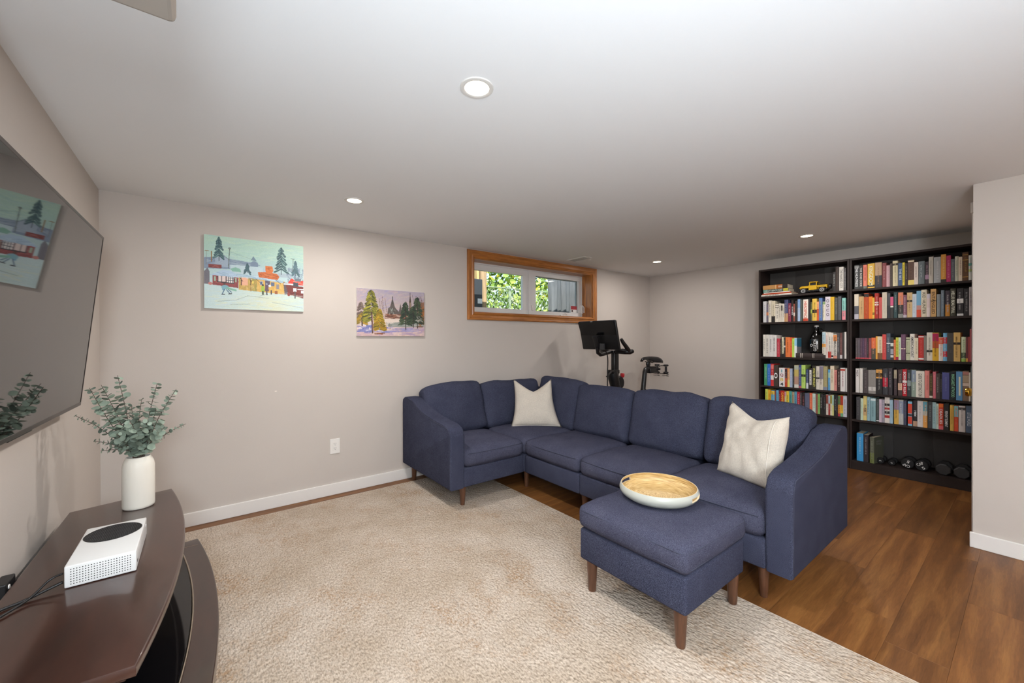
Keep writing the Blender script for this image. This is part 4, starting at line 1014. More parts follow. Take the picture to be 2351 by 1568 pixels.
P.rect(.36, .62, 1, .80, 'd8c8bc'); P.poly([(.44, .74), (.75, .66), (1, .68), (1, .80), (.44, .80)], '8c9088'); P.strokes(30, (.42, .70, 1, .78), ['9aa09a', '7a827c', 'b4b0a8'], .12, .012, -.08, .12, .5)
m = P.v > np.interp(P.u, [0, .3, .6, 1], [.78, .84, .81, .78]); P.put(m, 'b8a0a8')
P.strokes(190, (0, .83, 1, 1), ['c8acac', 'b49cb0', 'a890b0', 'd4b8a8', 'c4a49c', 'e0c8b8'], .10, .022, -.12, .3, .6)
P.strokes(60, (0, .78, .36, .92), ['5c64a0', '747cb0', '8a88b4', 'd8ccd0'], .08, .022, -.1, .3, .75); P.strokes(20, (.35, .83, .8, .90), ['8c88b8', 'a49cc0'], .10, .02, -.1, .2, .6)
for x, y0, y1 in ((.33, .2, .5), (.38, .14, .5), (.42, .18, .48), (.36, .25, .45)): P.line(x, y1, x+P.r.uniform(-.03, .04), y0, .005, '6c5248'); 
for k in range(14): x = P.r.uniform(.86, .99); P.line(x, P.r.uniform(.35, .5), x+P.r.uniform(-.06, .03), P.r.uniform(.06, .2), .005, '5c4038')
P.poly([(.93, .25), (1, .22), (1, .75), (.90, .70)], '7c5030', .7); P.strokes(50, (.88, .35, 1, .78), ['a0622c', '6c4428', '4c4a28', '84542c'], .06, .016, -.6, .7, .8)
def tree(x, y0, y1, w, cols, n): 
    for k in range(n):
        f = P.r.random(); yy = y0 + (y1-y0)*f; ww = w*(.16+.84*f**.8); dx = P.r.uniform(-ww, ww); a = .7 if dx > 0 else PI-.7
        P.line(x+dx*.6, yy, x+dx*.6+.05*math.cos(a)*(.5+f), yy+.05*math.sin(a), .017, P.r.choice(cols), .9)
tree(.055, .30, .68, .06, ['6c5c58', '5c4c48', '7c6c5c'], 70)
tree(.06, .52, .74, .07, ['a8842c', '8c7428', '6c5c2c', 'b8942c'], 60); P.line(.07, .62, .075, .78, .02, '4c3a38')
tree(.20, .03, .68, .15, ['6c6c28', '8c8830', '4a4c24', 'a49c38', '3c3c20', '7c7428'], 300)
tree(.315, .42, .86, .085, ['a48824', '847424', '5c5420', 'b89428', '94701c'], 170)
P.line(.205, .50, .215, .93, .018, '4c3430'); P.line(.218, .55, .225, .93, .008, 'a8847c')
for x, y0, y1, w in ((.70, .24, .80, .09), (.885, .12, .76, .11), (.82, .33, .74, .08)):
    tree(x, y0, y1-.06, w, ['2c3a2c', '3a4a38', '24302a', '46543c'], 150); P.line(x, y0+.1, x+.005, y1+.06, .012, '342a24')
P.strokes(12, (.86, .55, .95, .7), ['d4ccc4'], .03, .008, .5, .3, .8); P.line(.41, .70, .42, .85, .005, '6c5c54'); P.line(.46, .72, .47, .84, .005, '6c5c54')
P.strokes(6, (.22, .94, .34, .95), ['8c4c24', '6c3c20'], .05, .014, 0, .1, .8)
hang('painting', 'smaller painting of pines in snow with dark spires behind', P, 1.0245, 1.635, 1.283, 1.688)
# ================================================================== EXERCISE BIKE (behind the sofa, riding towards the tv)
BYC = 3.05
bk = thing('exercise_bike', 'black indoor exercise bike with a big touchscreen behind the sofa', 'exercise bike', (4.05, BYC, 0))
M_BIKE = mat('bike_black', '161517', .35, spec=.5)
M_BIKEG = mat('bike_grey', '3a3a3c', .4)
M_RED = mat('knob_red', 'b3262c', .35)
# screen: back of it faces the camera, top leaning towards the wall side (-X)
def sc(px, y, z):                                   # local x (out towards the rider), local y along the width, local z up
    return Vector((3.60 - .055*(z-1.14)/.32 + px, y, z))
bm = bmesh.new()
def slab(bm, x0, x1, y0, y1, z0, z1, bev):
    b = box(x0, x1, y0, y1, z0, z1, bev=bev, seg=3)
    for v in b.verts: v.co.x += 3.60 - .125*(v.co.z-1.14)/.32
    me = bpy.data.meshes.new('t'); b.to_mesh(me); b.free(); bm.from_mesh(me); bpy.data.meshes.remove(me)
slab(bm, 0, .030, 2.765, 3.300, 1.135, 1.462, .010)
scr = obj('touchscreen', bm, M_BLACK, bk, smooth=40)
bm = bmesh.new(); slab(bm, .0302, .0315, 2.778, 3.288, 1.155, 1.45, 0)
obj('display', bm, M_BLACKG, scr)
bm = bmesh.new(); slab(bm, -.0022, .002, 3.040, 3.072, 1.447, 1.4545, .001)
obj('badge', bm, mat('badge_silver', 'b8b8b8', .3, metal=.7), scr)
bm = bmesh.new(); slab(bm, -.030, .002, 2.985, 3.078, 1.268, 1.292, .004); slab(bm, -.045, -.020, 2.998, 3.066, 1.14, 1.285, .008)
bm_tube(bm, [(3.555, 3.032, 1.16), (3.565, 3.035, 1.10), (3.62, 3.045, 1.075), (3.70, 3.05, 1.085), (3.82, 3.05, 1.105)], .021, 12)
obj('screen_mount', bm, M_BIKE, scr, smooth=40)
obj('port_block', box(3.535, 3.56, 2.925, 2.985, 1.135, 1.205, bev=.004), M_BIKEG, scr)
# handlebar
hb = bmesh.new()
bm_box(hb, 3.80, 3.985, 3.00, 3.10, 1.088, 1.122, .012, 3)
for s in (-1, 1):
    y = lambda d: BYC + s*d
    bm_tube(hb, [(3.86, y(.03), 1.105), (3.86, y(.10), 1.103), (3.865, y(.165), 1.106), (3.90, y(.205), 1.108), (3.945, y(.205), 1.112)], [.020, .022, .028, .030, .024], 12)
    bm_tube(hb, [(3.895, y(.20), 1.112), (3.85, y(.195), 1.16), (3.80, y(.185), 1.215), (3.775, y(.175), 1.258)], [.026, .024, .021, .017], 12)
    bm_tube(hb, [(3.84, y(.035), 1.11), (3.80, y(.10), 1.12), (3.82, y(.16), 1.13), (3.86, y(.185), 1.125)], .016, 10)
obj('handlebar', hb, M_BIKE, bk, smooth=50)
obj('handlebar_post', box(3.845, 3.935, 3.022, 3.078, .80, 1.10, bev=.014, seg=3), M_BIKE, bk, smooth=40)
_hp = bk.children[-1]; _hp.data.transform(Matrix.Translation((0, 0, 0)))
for v in _hp.data.vertices: v.co.x += -.06*(1.10-(v.co.z))/.30*.75
lev = bmesh.new(); bm_tube(lev, [(3.84, 3.02, .872), (3.77, 3.0, .885), (3.69, 2.99, .835), (3.655, 2.985, .828)], [.012, .011, .010, .007], 8)
obj('clamp_lever', lev, M_BIKE, bk, smooth=50)
obj('post_clamp', box(3.79, 3.925, 3.005, 3.095, .845, .892, bev=.010), M_BIKE, bk, smooth=40)
# main frame
fr = bmesh.new()
bm_tube(fr, [(3.845, BYC, .87), (3.86, BYC, .80), (3.92, BYC, .62), (3.99, BYC, .42)], [.055, .065, .055, .05], 14)
bm_tube(fr, [(3.98, BYC, .50), (4.20, BYC, .36), (4.42, BYC, .46), (4.46, BYC, .62)], [.045, .045, .042, .036], 14)
bm_tube(fr, [(3.92, BYC, .62), (3.72, BYC, .30), (3.60, BYC, .10)], [.04, .035, .03], 12)
bm_tube(fr, [(4.20, BYC, .36), (4.45, BYC, .18), (4.62, BYC, .09)], [.04, .035, .03], 12)
obj('bike_frame', fr, M_BIKE, bk, smooth=50)
obj('head_housing', lathe([(0, -.05), (.07, -.05), (.085, -.03), (.085, .03), (.07, .05), (0, .05)], (3.93, BYC, .735), 26, 'Y'), M_BIKE, bk, smooth=40)
kb = obj('resistance_knob', lathe([(0, .845), (.020, .845), (.024, .838), (.026, .818), (.022, .800), (.012, .793), (.007, .79), (.007, .70), (0, .70)], (4.005, BYC-.02, 0), 8), M_RED, bk, smooth=30)
kb['label'] = 'red resistance knob'
obj('flywheel', lathe([(0, -.03), (.20, -.03), (.215, -.022), (.215, .022), (.20, .03), (0, .03)], (3.78, BYC, .33), 40, 'Y'), M_BIKEG, bk, smooth=40)
obj('flywheel_guard', lathe([(.225, -.02), (.24, -.02), (.24, .02), (.225, .02), (.225, -.02)], (3.78, BYC, .33), 40, 'Y'), M_BIKE, bk, smooth=40)
obj('chain_cover', lathe([(0, -.03), (.12, -.03), (.14, -.02), (.14, .02), (.12, .03), (0, .03)], (4.22, BYC-.075, .34), 30, 'Y'), M_BIKE, bk, smooth=40)
for s, a in ((-1, .6), (1, .6+PI)):
    ex, ez = 4.22 + .165*math.cos(a), .34 + .165*math.sin(a)
    cr = obj('crank_arm', tube([(4.22, BYC+s*.12, .34), (ex, BYC+s*.13, ez)], .014, 8), M_BIKEG, bk, smooth=40)
    obj('pedal', box(ex-.05, ex+.05, BYC+s*.19-.045, BYC+s*.19+.045, ez-.012, ez+.012, bev=.006), M_BIKE, cr)
for nm, x in (('front_foot', 3.58), ('rear_foot', 4.63)):
    f = bmesh.new(); bm_tube(f, [(x, BYC-.28, .055), (x, BYC+.28, .055)], .032, 12)
    for s in (-1, 1): bm_lathe(f, [(0, 0), (.028, 0), (.028, .03), (0, .03)], (x, BYC+s*.25, 0), 14)
    obj(nm, f, M_BIKE, bk, smooth=40)
# seat post, slider, saddle
sp = bmesh.new(); bm_tube(sp, [(4.44, BYC, .50), (4.452, BYC, .62), (4.475, BYC, .75), (4.488, BYC, .835), (4.505, BYC, .868), (4.54, BYC, .878), (4.60, BYC, .878)], [.030, .030, .029, .028, .028, .028, .026], 14)
obj('seat_post', sp, M_BIKE, bk, smooth=60)
ss = bmesh.new(); bm_box(ss, 4.56, 4.745, 3.015, 3.085, .815, .882, .012, 3); bm_box(ss, 4.545, 4.70, 3.02, 3.08, .880, .898, .006)
bm_tube(ss, [(4.565, BYC, .89), (4.545, BYC, .93), (4.555, BYC, .955)], .02, 10); bm_tube(ss, [(4.53, BYC-.022, .965), (4.62, BYC-.022, .948), (4.70, BYC-.022, .972)], .005, 6); bm_tube(ss, [(4.53, BYC+.022, .965), (4.62, BYC+.022, .948), (4.70, BYC+.022, .972)], .005, 6)
bm_lathe(ss, [(0, -.012), (.03, -.012), (.03, .012), (0, .012)], (4.565, BYC, .93), 16, 'Y')
obj('seat_slider', ss, M_BIKE, bk, smooth=40)
sd = bmesh.new(); NSD = 18; rows = []
for i in range(NSD+1):
    u = i/NSD; x = 4.418 + .345*u
    hw = .018 + .020*u + .062*max(0, min(1, (u-.35)/.45))**1.3*(1-.18*max(0, (u-.8)/.2)**2)
    zt = 1.018 + .012*math.sin(u*3.0) - .020*max(0, (.10-u)/.10)**2 - .006*max(0, (u-.9)/.1)**2
    th = .034 + .046*max(0, min(1, (u-.25)/.4)); row = []
    for k in range(13):
        a = -PI/2*1.15 + (PI*1.15)*k/12; row.append(sd.verts.new((x, BYC + hw*math.sin(a), zt - th*(1-math.cos(a))*.72)))
    rows.append(row)
for a, b_ in zip(rows, rows[1:]):
    for k in range(12): sd.faces.new((a[k], a[k+1], b_[k+1], b_[k]))
sd.faces.new(rows[0]); sd.faces.new(list(reversed(rows[-1])))
for a, b_ in zip(rows, rows[1:]): sd.faces.new((a[0], b_[0], b_[12], a[12]))
obj('saddle', sd, M_BIKE, bk, smooth=50)
# weight cradle behind the saddle with two hand weights in it
wc = bmesh.new()
bm_box(wc, 4.735, 4.765, 3.0, 3.1, .845, .875, .004)
for yy in (2.985, 3.115):
    bm_tube(wc, [(4.75, BYC, .87), (4.80, (yy+BYC)/2, .905), (4.86, yy, .905)], .005, 6)
    bm_tube(wc, [(4.75, BYC, .855), (4.79, (yy+BYC)/2, .80), (4.86, yy, .795)], .005, 6)
    for q in range(2):
        z = .792 - .022*q
        bm_tube(wc, [(4.83, yy-.03, z), (4.87, yy-.035, z-.004), (4.90, yy, z), (4.87, yy+.035, z-.004), (4.83, yy+.03, z)], .0035, 6)
obj('weight_cradle', wc, M_BIKE, bk, smooth=50)
for yy, lab in ((2.985, 'small black hand weight in the nearer cradle behind the bike saddle'), (3.115, 'small black hand weight in the farther cradle behind the bike saddle')):
    hw_ = thing('hand_weight', lab, 'dumbbell', (4.865, yy, .79), group='hand weights behind the saddle')
    obj('grip', lathe([(0, .81), (.014, .81), (.0155, .85), (.014, .89), (0, .89)], (4.865, yy, 0), 16), M_BIKE, hw_, smooth=50)
    for z in (.797, .893): obj('weight_head', lathe([(0, 0), (.026, 0), (.033, .006), (.033, .018), (.026, .025), (0, .025)], (4.865, yy, z), 20), M_BIKE, hw_, smooth=40)
# power cable hanging from the screen
obj('screen_cable', tube(bez([(3.56, 2.965, 1.15), (3.60, 2.96, 1.13), (3.665, 2.975, 1.04), (3.672, 2.985, .85), (3.68, 2.99, .55), (3.74, 3.02, .30), (3.76, 3.03, .22)]), .0065, 8), M_BIKE, bk, smooth=True)
# ================================================================== BOOKCASES
XF, XBK = 4.95, 5.232
SH = {'L': [1.722, 1.435, 1.055, .735, .487], 'R': [1.724, 1.4365, 1.0585, .736, .478]}
M_BCB = mat('espresso_back', '3d3a38', .6, spec=.25)
M_BCB2 = mat('espresso_back_b', '474442', .6, spec=.25)
def bookcase(y0, y1, zs, label):
    t = thing('bookcase', label, 'bookcase', ((XF+XBK)/2, (y0+y1)/2, 0))
    H_ = 2.02; th = .018
    for y in (y0, y1-th): obj('side_panel', box(XF, XBK-.004, y+.0004, y+th-.0004, 0, H_, bev=.0012, seg=1), M_DARKW, t)
    obj('top_panel', box(XF, XBK-.004, y0+th, y1-th, H_-.018, H_-.0003), M_DARKW, t)
    for z in zs: obj('shelf', box(XF+.003, XBK-.008, y0+th+.0005, y1-th-.0005, z-.020, z-.0005, bev=.001, seg=1), M_DARKW, t)
    obj('bottom_shelf', box(XF, XBK-.008, y0+th+.0005, y1-th-.0005, .064, .084), M_DARKW, t)
    obj('plinth', box(XF+.004, XF+.02, y0+th+.0005, y1-th-.0005, .001, .0635), M_DARKW, t)
    w = (y1-y0)/3
    for k in range(3):                                # folded backing board, each leaf at a slightly different angle
        b = bmesh.new(); bm_box(b, XBK-.004, XBK-.001, y0+w*k+.001, y0+w*(k+1)-.0005, .02, H_-.01)
        for v in b.verts: v.co.x -= .005*((v.co.y-y0)/w - k) if k != 1 else .0025
        obj('back_panel', b, (M_BCB2 if k != 1 else M_BCB), t)
    return t
bookcase(1.0975, 1.8975, SH['L'], 'tall espresso bookcase on the left, with the toy truck on top shelf')
bookcase(.2965, 1.0965, SH['R'], 'tall espresso bookcase on the right, with dumbbells on its bottom shelf')

# ================================================================== BOOKS
XS = 4.964
BOOKS = """@L1 top left 1.722
1.2292 0.0196 0.189|2a2826|black paperback with white lettering|~|f0f0ea|
1.2080 0.0250 0.237|3a302b|tall dark brown hardback|~|6a5a50|
1.1799 0.0340 0.230|cfcac2|tall silver white hardback reading NAKED CITY|THE NAKED CITY|55504c|
1.1428 0.0138 0.216|5a5656|slim grey book with white lettering|~|f0f0f0|
@L2 second left 1.435
1.8581 0.0319 0.234|c9c7c8|silver grey hardback|~|8a8888|
1.8242 0.0197 0.199|6a6270|purple grey paperback with orange label|~|9a90a0|.38-.55:d07a3a
1.8038 0.0276 0.239|d6cdbd|cream book with dark lettering|~|4a443c|
1.7731 0.0340 0.232|cfc5ad|beige book with black foot|~|6b6252|0-.28:2a2624
1.7383 0.0340 0.193|d9d2c4|thick cream book with small flowers|~|4a4640|.8-.84:5a5248;.9-.94:5a5248
1.7037 0.0191 0.201|d2cabb|slim cream book|~|6a6458|
1.6840 0.0167 0.196|cfc8ba|slim cream book with dark label|~|8a8478|.62-.9:3e3a36
1.6667 0.0170 0.195|d0c9bb|slim ivory book with lettering low down|~|6a6458|
1.6490 0.0329 0.235|3f4368|tall navy book with tan foot|~|d8d0c8|0-.38:b98e62
1.6143 0.0256 0.195|7c3346|maroon book with bold white lettering|~|f0dfe0|
1.5869 0.0185 0.226|2b2423|black book reading STAY SIDE|STAY SIDE|f0efe8|
1.5669 0.0137 0.187|8e4a3a|slim rust and white book|~|f0e6dc|.3-.5:d8cfc4
1.5518 0.0207 0.215|322b2a|dark brown hardback with faint lettering|~|55484a|
1.5293 0.0230 0.230|9fb2cd|pale blue hardback|~|e4ecf4|.6-.98:6f93c4
1.5027 0.0158 0.226|505650|slim dark grey green hardback|||
1.4799 0.0433 0.225|e3d8cb|thick white book with big red letters HEADSPACE|HEADSPACE|c8492a|0-.12:c04a30
1.4331 0.0154 0.227|2e2b2a|slim black book with white stripe|||.0-.98:2e2b2a
1.4160 0.0143 0.193|55563c|small olive and black book|~|b9c060|.4-.6:b6c24e
1.4007 0.0380 0.225|d9b54e|wide mustard yellow book with black star|~|5a4620|.36-.5:2a2420
1.3620 0.0176 0.194|c85a2e|orange book with peach top|~|7a3018|.62-.98:e2a070
1.3437 0.0280 0.229|5674a8|blue hardback with gold lettering|~|d9c27a|
1.3140 0.0216 0.189|d9d2bd|cream book with green top|~|7a7460|.85-.98:7d9a68
1.2918 0.0407 0.236|cdc4cd|wide lilac white book with four big round letters|O O U O|3e3a40|
1.2506 0.0315 0.231|d6a928|golden yellow hardback|~|e8d070|
1.2175 0.0251 0.222|4d4c48|dark grey hardback with white ornament|~|a8a8a0|
1.1892 0.0258 0.231|55565a|tall charcoal hardback|~|7c7c80|
1.1582 0.0276 0.213|8fc9bd|teal book fading to pink foot|~|50706c|0-.42:e28a94
@L3 third left 1.055
1.8581 0.0236 0.244|d4cec2|cream book at the left end|~|6a645c|
1.8339 0.0330 0.244|cfc9bf|off white book with tall black lettering|~|4c4844|
1.8003 0.0346 0.241|d0ccc8|white book with grey lettering|~|5a5654|
1.7651 0.0391 0.237|d2cdc9|thick white book with two lines of lettering|~|4a4644|
1.7230 0.0308 0.200|b83a48|red hardback|~|f0d0d0|
1.6914 0.0155 0.195|322c28|slim black book with yellow marks|~|d0b868|
1.6754 0.0189 0.216|ded8b8|pale yellow book with black foot|~|5a5640|0-.17:2a2624
1.6557 0.0153 0.212|33302e|slim black book with white square|~|c8c4bc|.5-.58:e4e0da
1.6399 0.0417 0.214|d9743c|thick orange book with brown lettering|~|7a3a1c|
1.5976 0.0165 0.210|d9552e|red orange book|~|f0c0a0|
1.5796 0.0213 0.201|b9d660|lime green book|~|7a9a38|
1.5577 0.0213 0.205|dfe6e6|white book with pale blue top beside the bottle|||.6-.98:8fc4e0
1.3156 0.0274 0.266|d6d0c2|cream book with pale blue top and orange square|~|6a6660|0-.12:34302e;.42-.54:e0973e;.56-.98:a9c2cc
1.2876 0.0171 0.259|d8cdc4|white book with pink spine stripe|~|c06868|
1.2698 0.0251 0.259|d9d2c6|cream book with red foot|~|6a645c|.02-.26:b83a30
1.2442 0.0169 0.255|d8d1c8|white book with small lettering|~|8a847c|.05-.12:2a2826
1.2267 0.0293 0.238|cfc8bd|book with orange top and bold black letters|GUMBALLHEAD|34302c|0-.12:d8937c;.72-.98:d98a4e
1.1967 0.0203 0.254|4f4b4c|grey black book with white lettering|~|e8e6e2|
1.1752 0.0186 0.253|6a4440|brown hardback|~|c8b0a4|0-.14:c9c2c0
1.1560 0.0157 0.259|3e3a38|slim black and white book|||.0-.98:3e3a38
1.1391 0.0137 0.261|dcd6cf|thin white book at the right end|||
@L4 fourth left 0.735
1.8488 0.0318 0.239|459266|green book with white script|~|e8f2ea|
1.8162 0.0314 0.240|2f69bd|bright blue book with white script|~|e8eef8|
1.7829 0.0295 0.242|c93434|bright red book with white label|~|f2e4e0|.28-.48:f0e2dc;.78-.95:e07068
1.7522 0.0406 0.228|453a33|dark brown book with big white zero|0|eceae6|
1.7001 0.0526 0.203|e2dcda|wide white book with coloured characters 1Q84|||
1.6457 0.0211 0.196|b9472e|rust red book with dark top|~|f0dcd0|.48-.98:3f2f38
1.6235 0.0224 0.200|dd9a5c|orange book fading to yellow foot|~|f4e4d0|0-.4:e0d070
1.6004 0.0247 0.199|9fabc2|steel blue book|~|e0e6ee|
1.5724 0.0123 0.202|2c2a2b|slim black book with white lettering|~|e8e6e4|
1.5594 0.0390 0.239|b6a77a|wide book with a tan and green map|||0-.15:cfcac0;.15-.5:b08a78;.5-.8:bda860;.8-.98:a5ac9c
1.5186 0.0226 0.243|3c4a7c|navy book with white lettering|~|e6e8f0|0-.1:b05868
1.4953 0.0349 0.242|b3d36a|lime book with black splash|~|5a7a2e|.5-.6:2a2e22
1.4538 0.0193 0.199|3d4a70|midnight blue book with white base|~|d8dce4|0-.3:cfd4d8
1.4331 0.0321 0.210|34312d|black book with tall white panel|~|6a645c|.2-.95:e4e0d8
1.4004 0.0317 0.241|39362c|black book with bold yellow lettering down whole spine|WALTER MOSLEY|e0dc70|
1.3680 0.0273 0.236|d8d0c3|cream book with black dot|~|5a544c|.46-.52:2a2826
1.3400 0.0310 0.242|cfc6b6|cream book with grey purple top|~|5a4a48|.45-.98:847c8a
1.3071 0.0331 0.237|a59a6e|khaki book with slate foot|~|c8bc8c|0-.13:7c8496
1.2695 0.0173 0.209|5b9ac4|blue book with pale top|~|d8e8f0|.6-.85:9ec4b4
1.2515 0.0309 0.246|dcccb2|peach cream book|~|8a7458|
1.2200 0.0217 0.206|cf8a80|salmon pink book with dark red lettering|~|8e3434|
1.1964 0.0249 0.219|3e2a26|dark brown book with large white lettering|~|f0e8dc|
1.1702 0.0369 0.229|dfdad6|wide white book with red and black lettering|~|8a2a2a|.88-.96:b84a3a
1.1303 0.0122 0.226|dad6d0|thin white book beside the right panel|||
@L5 fifth left 0.487
1.8369 0.0281 0.208|c9d35a|lime yellow book at the left end|~|6a7030|
1.8080 0.0251 0.204|e2a52c|orange yellow book|~|8a5a1c|
1.7786 0.0330 0.198|74b0cc|sky blue book with yellow top|~|34505c|.78-.97:dfb93a
1.7437 0.0115 0.199|8a4a3c|thin brown book|||
1.7302 0.0244 0.207|62a6c8|blue book with black emblem|~|2a4a5c|
1.7043 0.0182 0.203|7a2a34|maroon book with white label|~|f0dcd8|
1.6854 0.0341 0.205|b92c22|red book reading CANNIBALS in yellow|CANNIBALS|f0c84a|
1.6494 0.0167 0.197|d6d39c|pale yellow book with pink top|~|6a6a40|.75-.98:c9929c
1.6320 0.0250 0.204|e3c53c|yellow book with bold black lettering|~|2e2a1c|
1.6055 0.0237 0.206|4f9c98|teal book|~|1e3a3a|
1.5810 0.0213 0.202|a8977a|tan book|~|3a3228|
1.5590 0.0233 0.207|5c9ab4|blue teal book|~|1c2e3a|
1.5346 0.0249 0.207|b41f34|crimson book|~|f4d8d8|
1.5087 0.0159 0.201|4b4446|dark grey book|~|b8b0b0|
1.4918 0.0241 0.195|2e2425|black book with pink lettering|~|e27c84|
1.4642 0.0400 0.201|5c6076|wide slate blue hardback|~|7c8096|
1.4229 0.0225 0.206|df6a44|coral orange book|~|f4c8b0|
1.3987 0.0260 0.203|c4d4c8|mint book with green lettering|~|5a7a70|
1.3697 0.0144 0.199|94584c|brown rose book|||
1.3547 0.0193 0.205|86b464|green book|~|587a40|
1.3348 0.0224 0.205|262425|black book with white lettering|~|e0dedc|
1.3101 0.0231 0.200|2b2726|black book with faint lettering|~|8a8684|
1.2860 0.0194 0.204|dcd4c8|white book with brick red top|~|2e2a28|.55-.98:8e4438
1.2659 0.0138 0.200|9e3430|dark red book with pale blue top|~|e4d4c8|.58-.98:a8c8d0
1.2515 0.0150 0.203|dcd6b8|cream book with olive top|~|3a382c|.58-.98:9a8c34
1.2358 0.0127 0.205|d9d88c|pale yellow book with mint top|~|3a3a2c|.5-.98:a8d0c4
1.2219 0.0186 0.207|242223|black book with large white lettering|~|f0eeec|
1.2027 0.0110 0.208|2c2628|slim black book|~|c0b8b8|
1.1905 0.0202 0.204|dd9540|book with green top orange label and red foot|~|5a3418|0-.14:b93c48;.56-.98:4a7a50
1.1696 0.0197 0.207|dfb43c|book with red top yellow label and green foot|~|5a4418|0-.16:68a47c;.55-.98:b02a26
1.1486 0.0293 0.207|c9c9d2|wide pale lilac book at the right end|~|50505a|
@R1 top right 1.724
1.0636 0.0343 0.229|464646|charcoal book reading THE HUNTRESS|THE HUNTRESS|e8e6e2|.86-.97:8a8a88
1.0276 0.0256 0.222|3a3838|black book reading THE ROSE CODE|THE ROSE CODE|d8d4cc|
0.9989 0.0273 0.223|e0806c|coral book with grey foot|~|b84a3c|0-.1:6a7068
0.9670 0.0497 0.229|ddb148|wide golden book with large cream lettering|KINGDOM|f4ecc8|.05-.13:3a3222
0.9135 0.0457 0.231|b99a7c|wide book with tan top and charcoal foot|~|8a6c50|0-.48:3c3a40
0.8630 0.0268 0.220|8a4a4c|rose brown book with mottled spine|~|d8b0ac|
0.8354 0.0233 0.194|c9a0a4|pale pink book|~|e4c8ca|
0.8114 0.0169 0.208|4f433c|slim dark brown book|~|7a6c62|
0.7938 0.0339 0.228|d4c8a4|thick beige book with an eye on top|~|a89c78|.82-.9:3c342c
0.7564 0.0263 0.203|44597c|blue book with silver lettering|THE BEE|c8d4e0|
0.7290 0.0139 0.205|ddc83e|slim yellow book|~|6a6020|
0.7140 0.0197 0.195|43362e|dark brown book with cream lettering|~|d8ccb8|
0.6933 0.0385 0.221|5e463c|tall brown book with yellow foot|~|8a6a58|0-.19:e0c870;.92-.97:d8c8a8
0.6538 0.0248 0.195|d8c8bc|blush cream book|~|8a746c|
0.6267 0.0370 0.197|626a6c|thick slate grey book with white script|~|e8ecec|
0.5857 0.0202 0.189|3e3438|black book with pink flowers|~|c8a0b0|.2-.4:a888a0
0.5642 0.0264 0.227|b4aca0|tall taupe hardback|~|948c80|
0.5349 0.0415 0.219|9c9ea0|wide silver grey book with white brush lettering|~|f0f0f0|
0.4918 0.0290 0.235|c88c3c|tall bronze gold hardback with black foot|~|f0d89c|0-.11:2e2a26
0.4619 0.0261 0.221|a82e5c|magenta hardback|~|e8a8c0|
0.4339 0.0210 0.188|5c6066|slate grey book|~|9ca0a6|
0.4121 0.0198 0.207|bcbcaa|pale sage book|~|84846c|
0.3916 0.0199 0.199|d4c4b0|pale blush book|~|8a6c5c|
0.3708 0.0323 0.232|5a3e28|tall brown leather book with gold panels|~|c09c58|.12-.14:b48c48;.72-.74:b48c48;.9-.92:b48c48
0.3364 0.0269 0.203|bcbcb6|pale grey book with teal and green dots|~|5a7a74|.34-.44:a4ac58;.58-.68:4a948c
@R2 second right 1.4365
1.0636 0.0316 0.240|d4c8b4|cream book with grey middle|||0-.2:b4b0b8;.2-.52:5a5a60
1.0292 0.0350 0.214|c4a070|tan book with faint lettering|~|9a7a4e|
0.9934 0.0341 0.241|b44a24|rust red hardback with dark top|~|d88a58|.85-.98:2e2826
0.9581 0.0249 0.208|e07c28|bright orange book|~|f0a45c|
0.9324 0.0152 0.196|dcb44c|yellow book with black rings|||.2-.24:3a3020;.27-.29:3a3020
0.9161 0.0271 0.234|a83028|red book with white cross bands|~|f0dcd4|.52-.58:e8d8d0;.62-.66:e8d8d0
0.8864 0.0216 0.194|c45450|coral red book|~|d87c74|
0.8641 0.0320 0.239|c4baa8|thick stone grey hardback|~|dcd4c4|
0.8296 0.0192 0.226|4a4c50|dark grey streaked book|||.0-.5:34363a
0.8085 0.0205 0.195|3c3a38|black book with pink top|||.5-.56:e4dcd0;.58-.98:cf5c80
0.7859 0.0246 0.232|34484a|dark teal book|~|c8d4d0|
0.7567 0.0333 0.231|3a3430|book with coral top black middle and grey foot|~|e4d8cc|0-.15:84847c;.5-.98:cf7c5c
0.7227 0.0225 0.202|7c5060|mauve book with white lettering|~|e8d8dc|0-.12:b4a4ac
0.6995 0.0328 0.221|c8a878|tan book with black oval|~|8a6c44|.62-.7:2e2a24
0.6653 0.0253 0.206|bcc4cc|silver white book|~|8c949c|
0.6390 0.0283 0.229|6c9cb8|book fading from blue to red foot|||0-.28:c44c34;.28-.45:b4847c
0.6100 0.0335 0.236|cfc4ac|beige book reading KID HUNTER|KID HUNTER|4a4438|
0.5759 0.0221 0.198|bcb4bc|lilac grey book with pink lower spine|||0-.4:d0c0bc;.4-.8:c8b4b0
0.5529 0.0317 0.237|c49a64|tall tan book reading ENTANGLED|ENTANGLED|3c2e20|.56-.58:3a2c20
0.5158 0.0215 0.190|84888c|plain grey book|~|a0a4a8|
0.4915 0.0197 0.222|6c7884|blue grey hardback|~|a8b4bc|
0.4665 0.0259 0.215|3a323c|black book with amber lower spine|~|f0ece8|0-.46:b0762c
0.4373 0.0304 0.230|3c3a30|tall olive black book reading HELLO BEAUTIFUL|HELLO BEAUTIFUL|e8e4d0|
0.4009 0.0361 0.228|2e2c2e|thick black book with a white rabbit|~|e4e2e0|0-.08:c8c8c8;.46-.62:d8d6d4
0.3619 0.0264 0.222|282628|tall black book with thin white lettering|~|c8c6c4|
0.3338 0.0243 0.232|a49c9c|tall lilac grey book at the right end|~|6a6464|
@R3 third right 1.0585
1.0543 0.0164 0.197|5c5456|slim dark grey comic volume|~|8c8486|0-.06:c84a54
1.0373 0.0153 0.197|625a60|slim grey comic volume|~|948c92|0-.06:c84a54
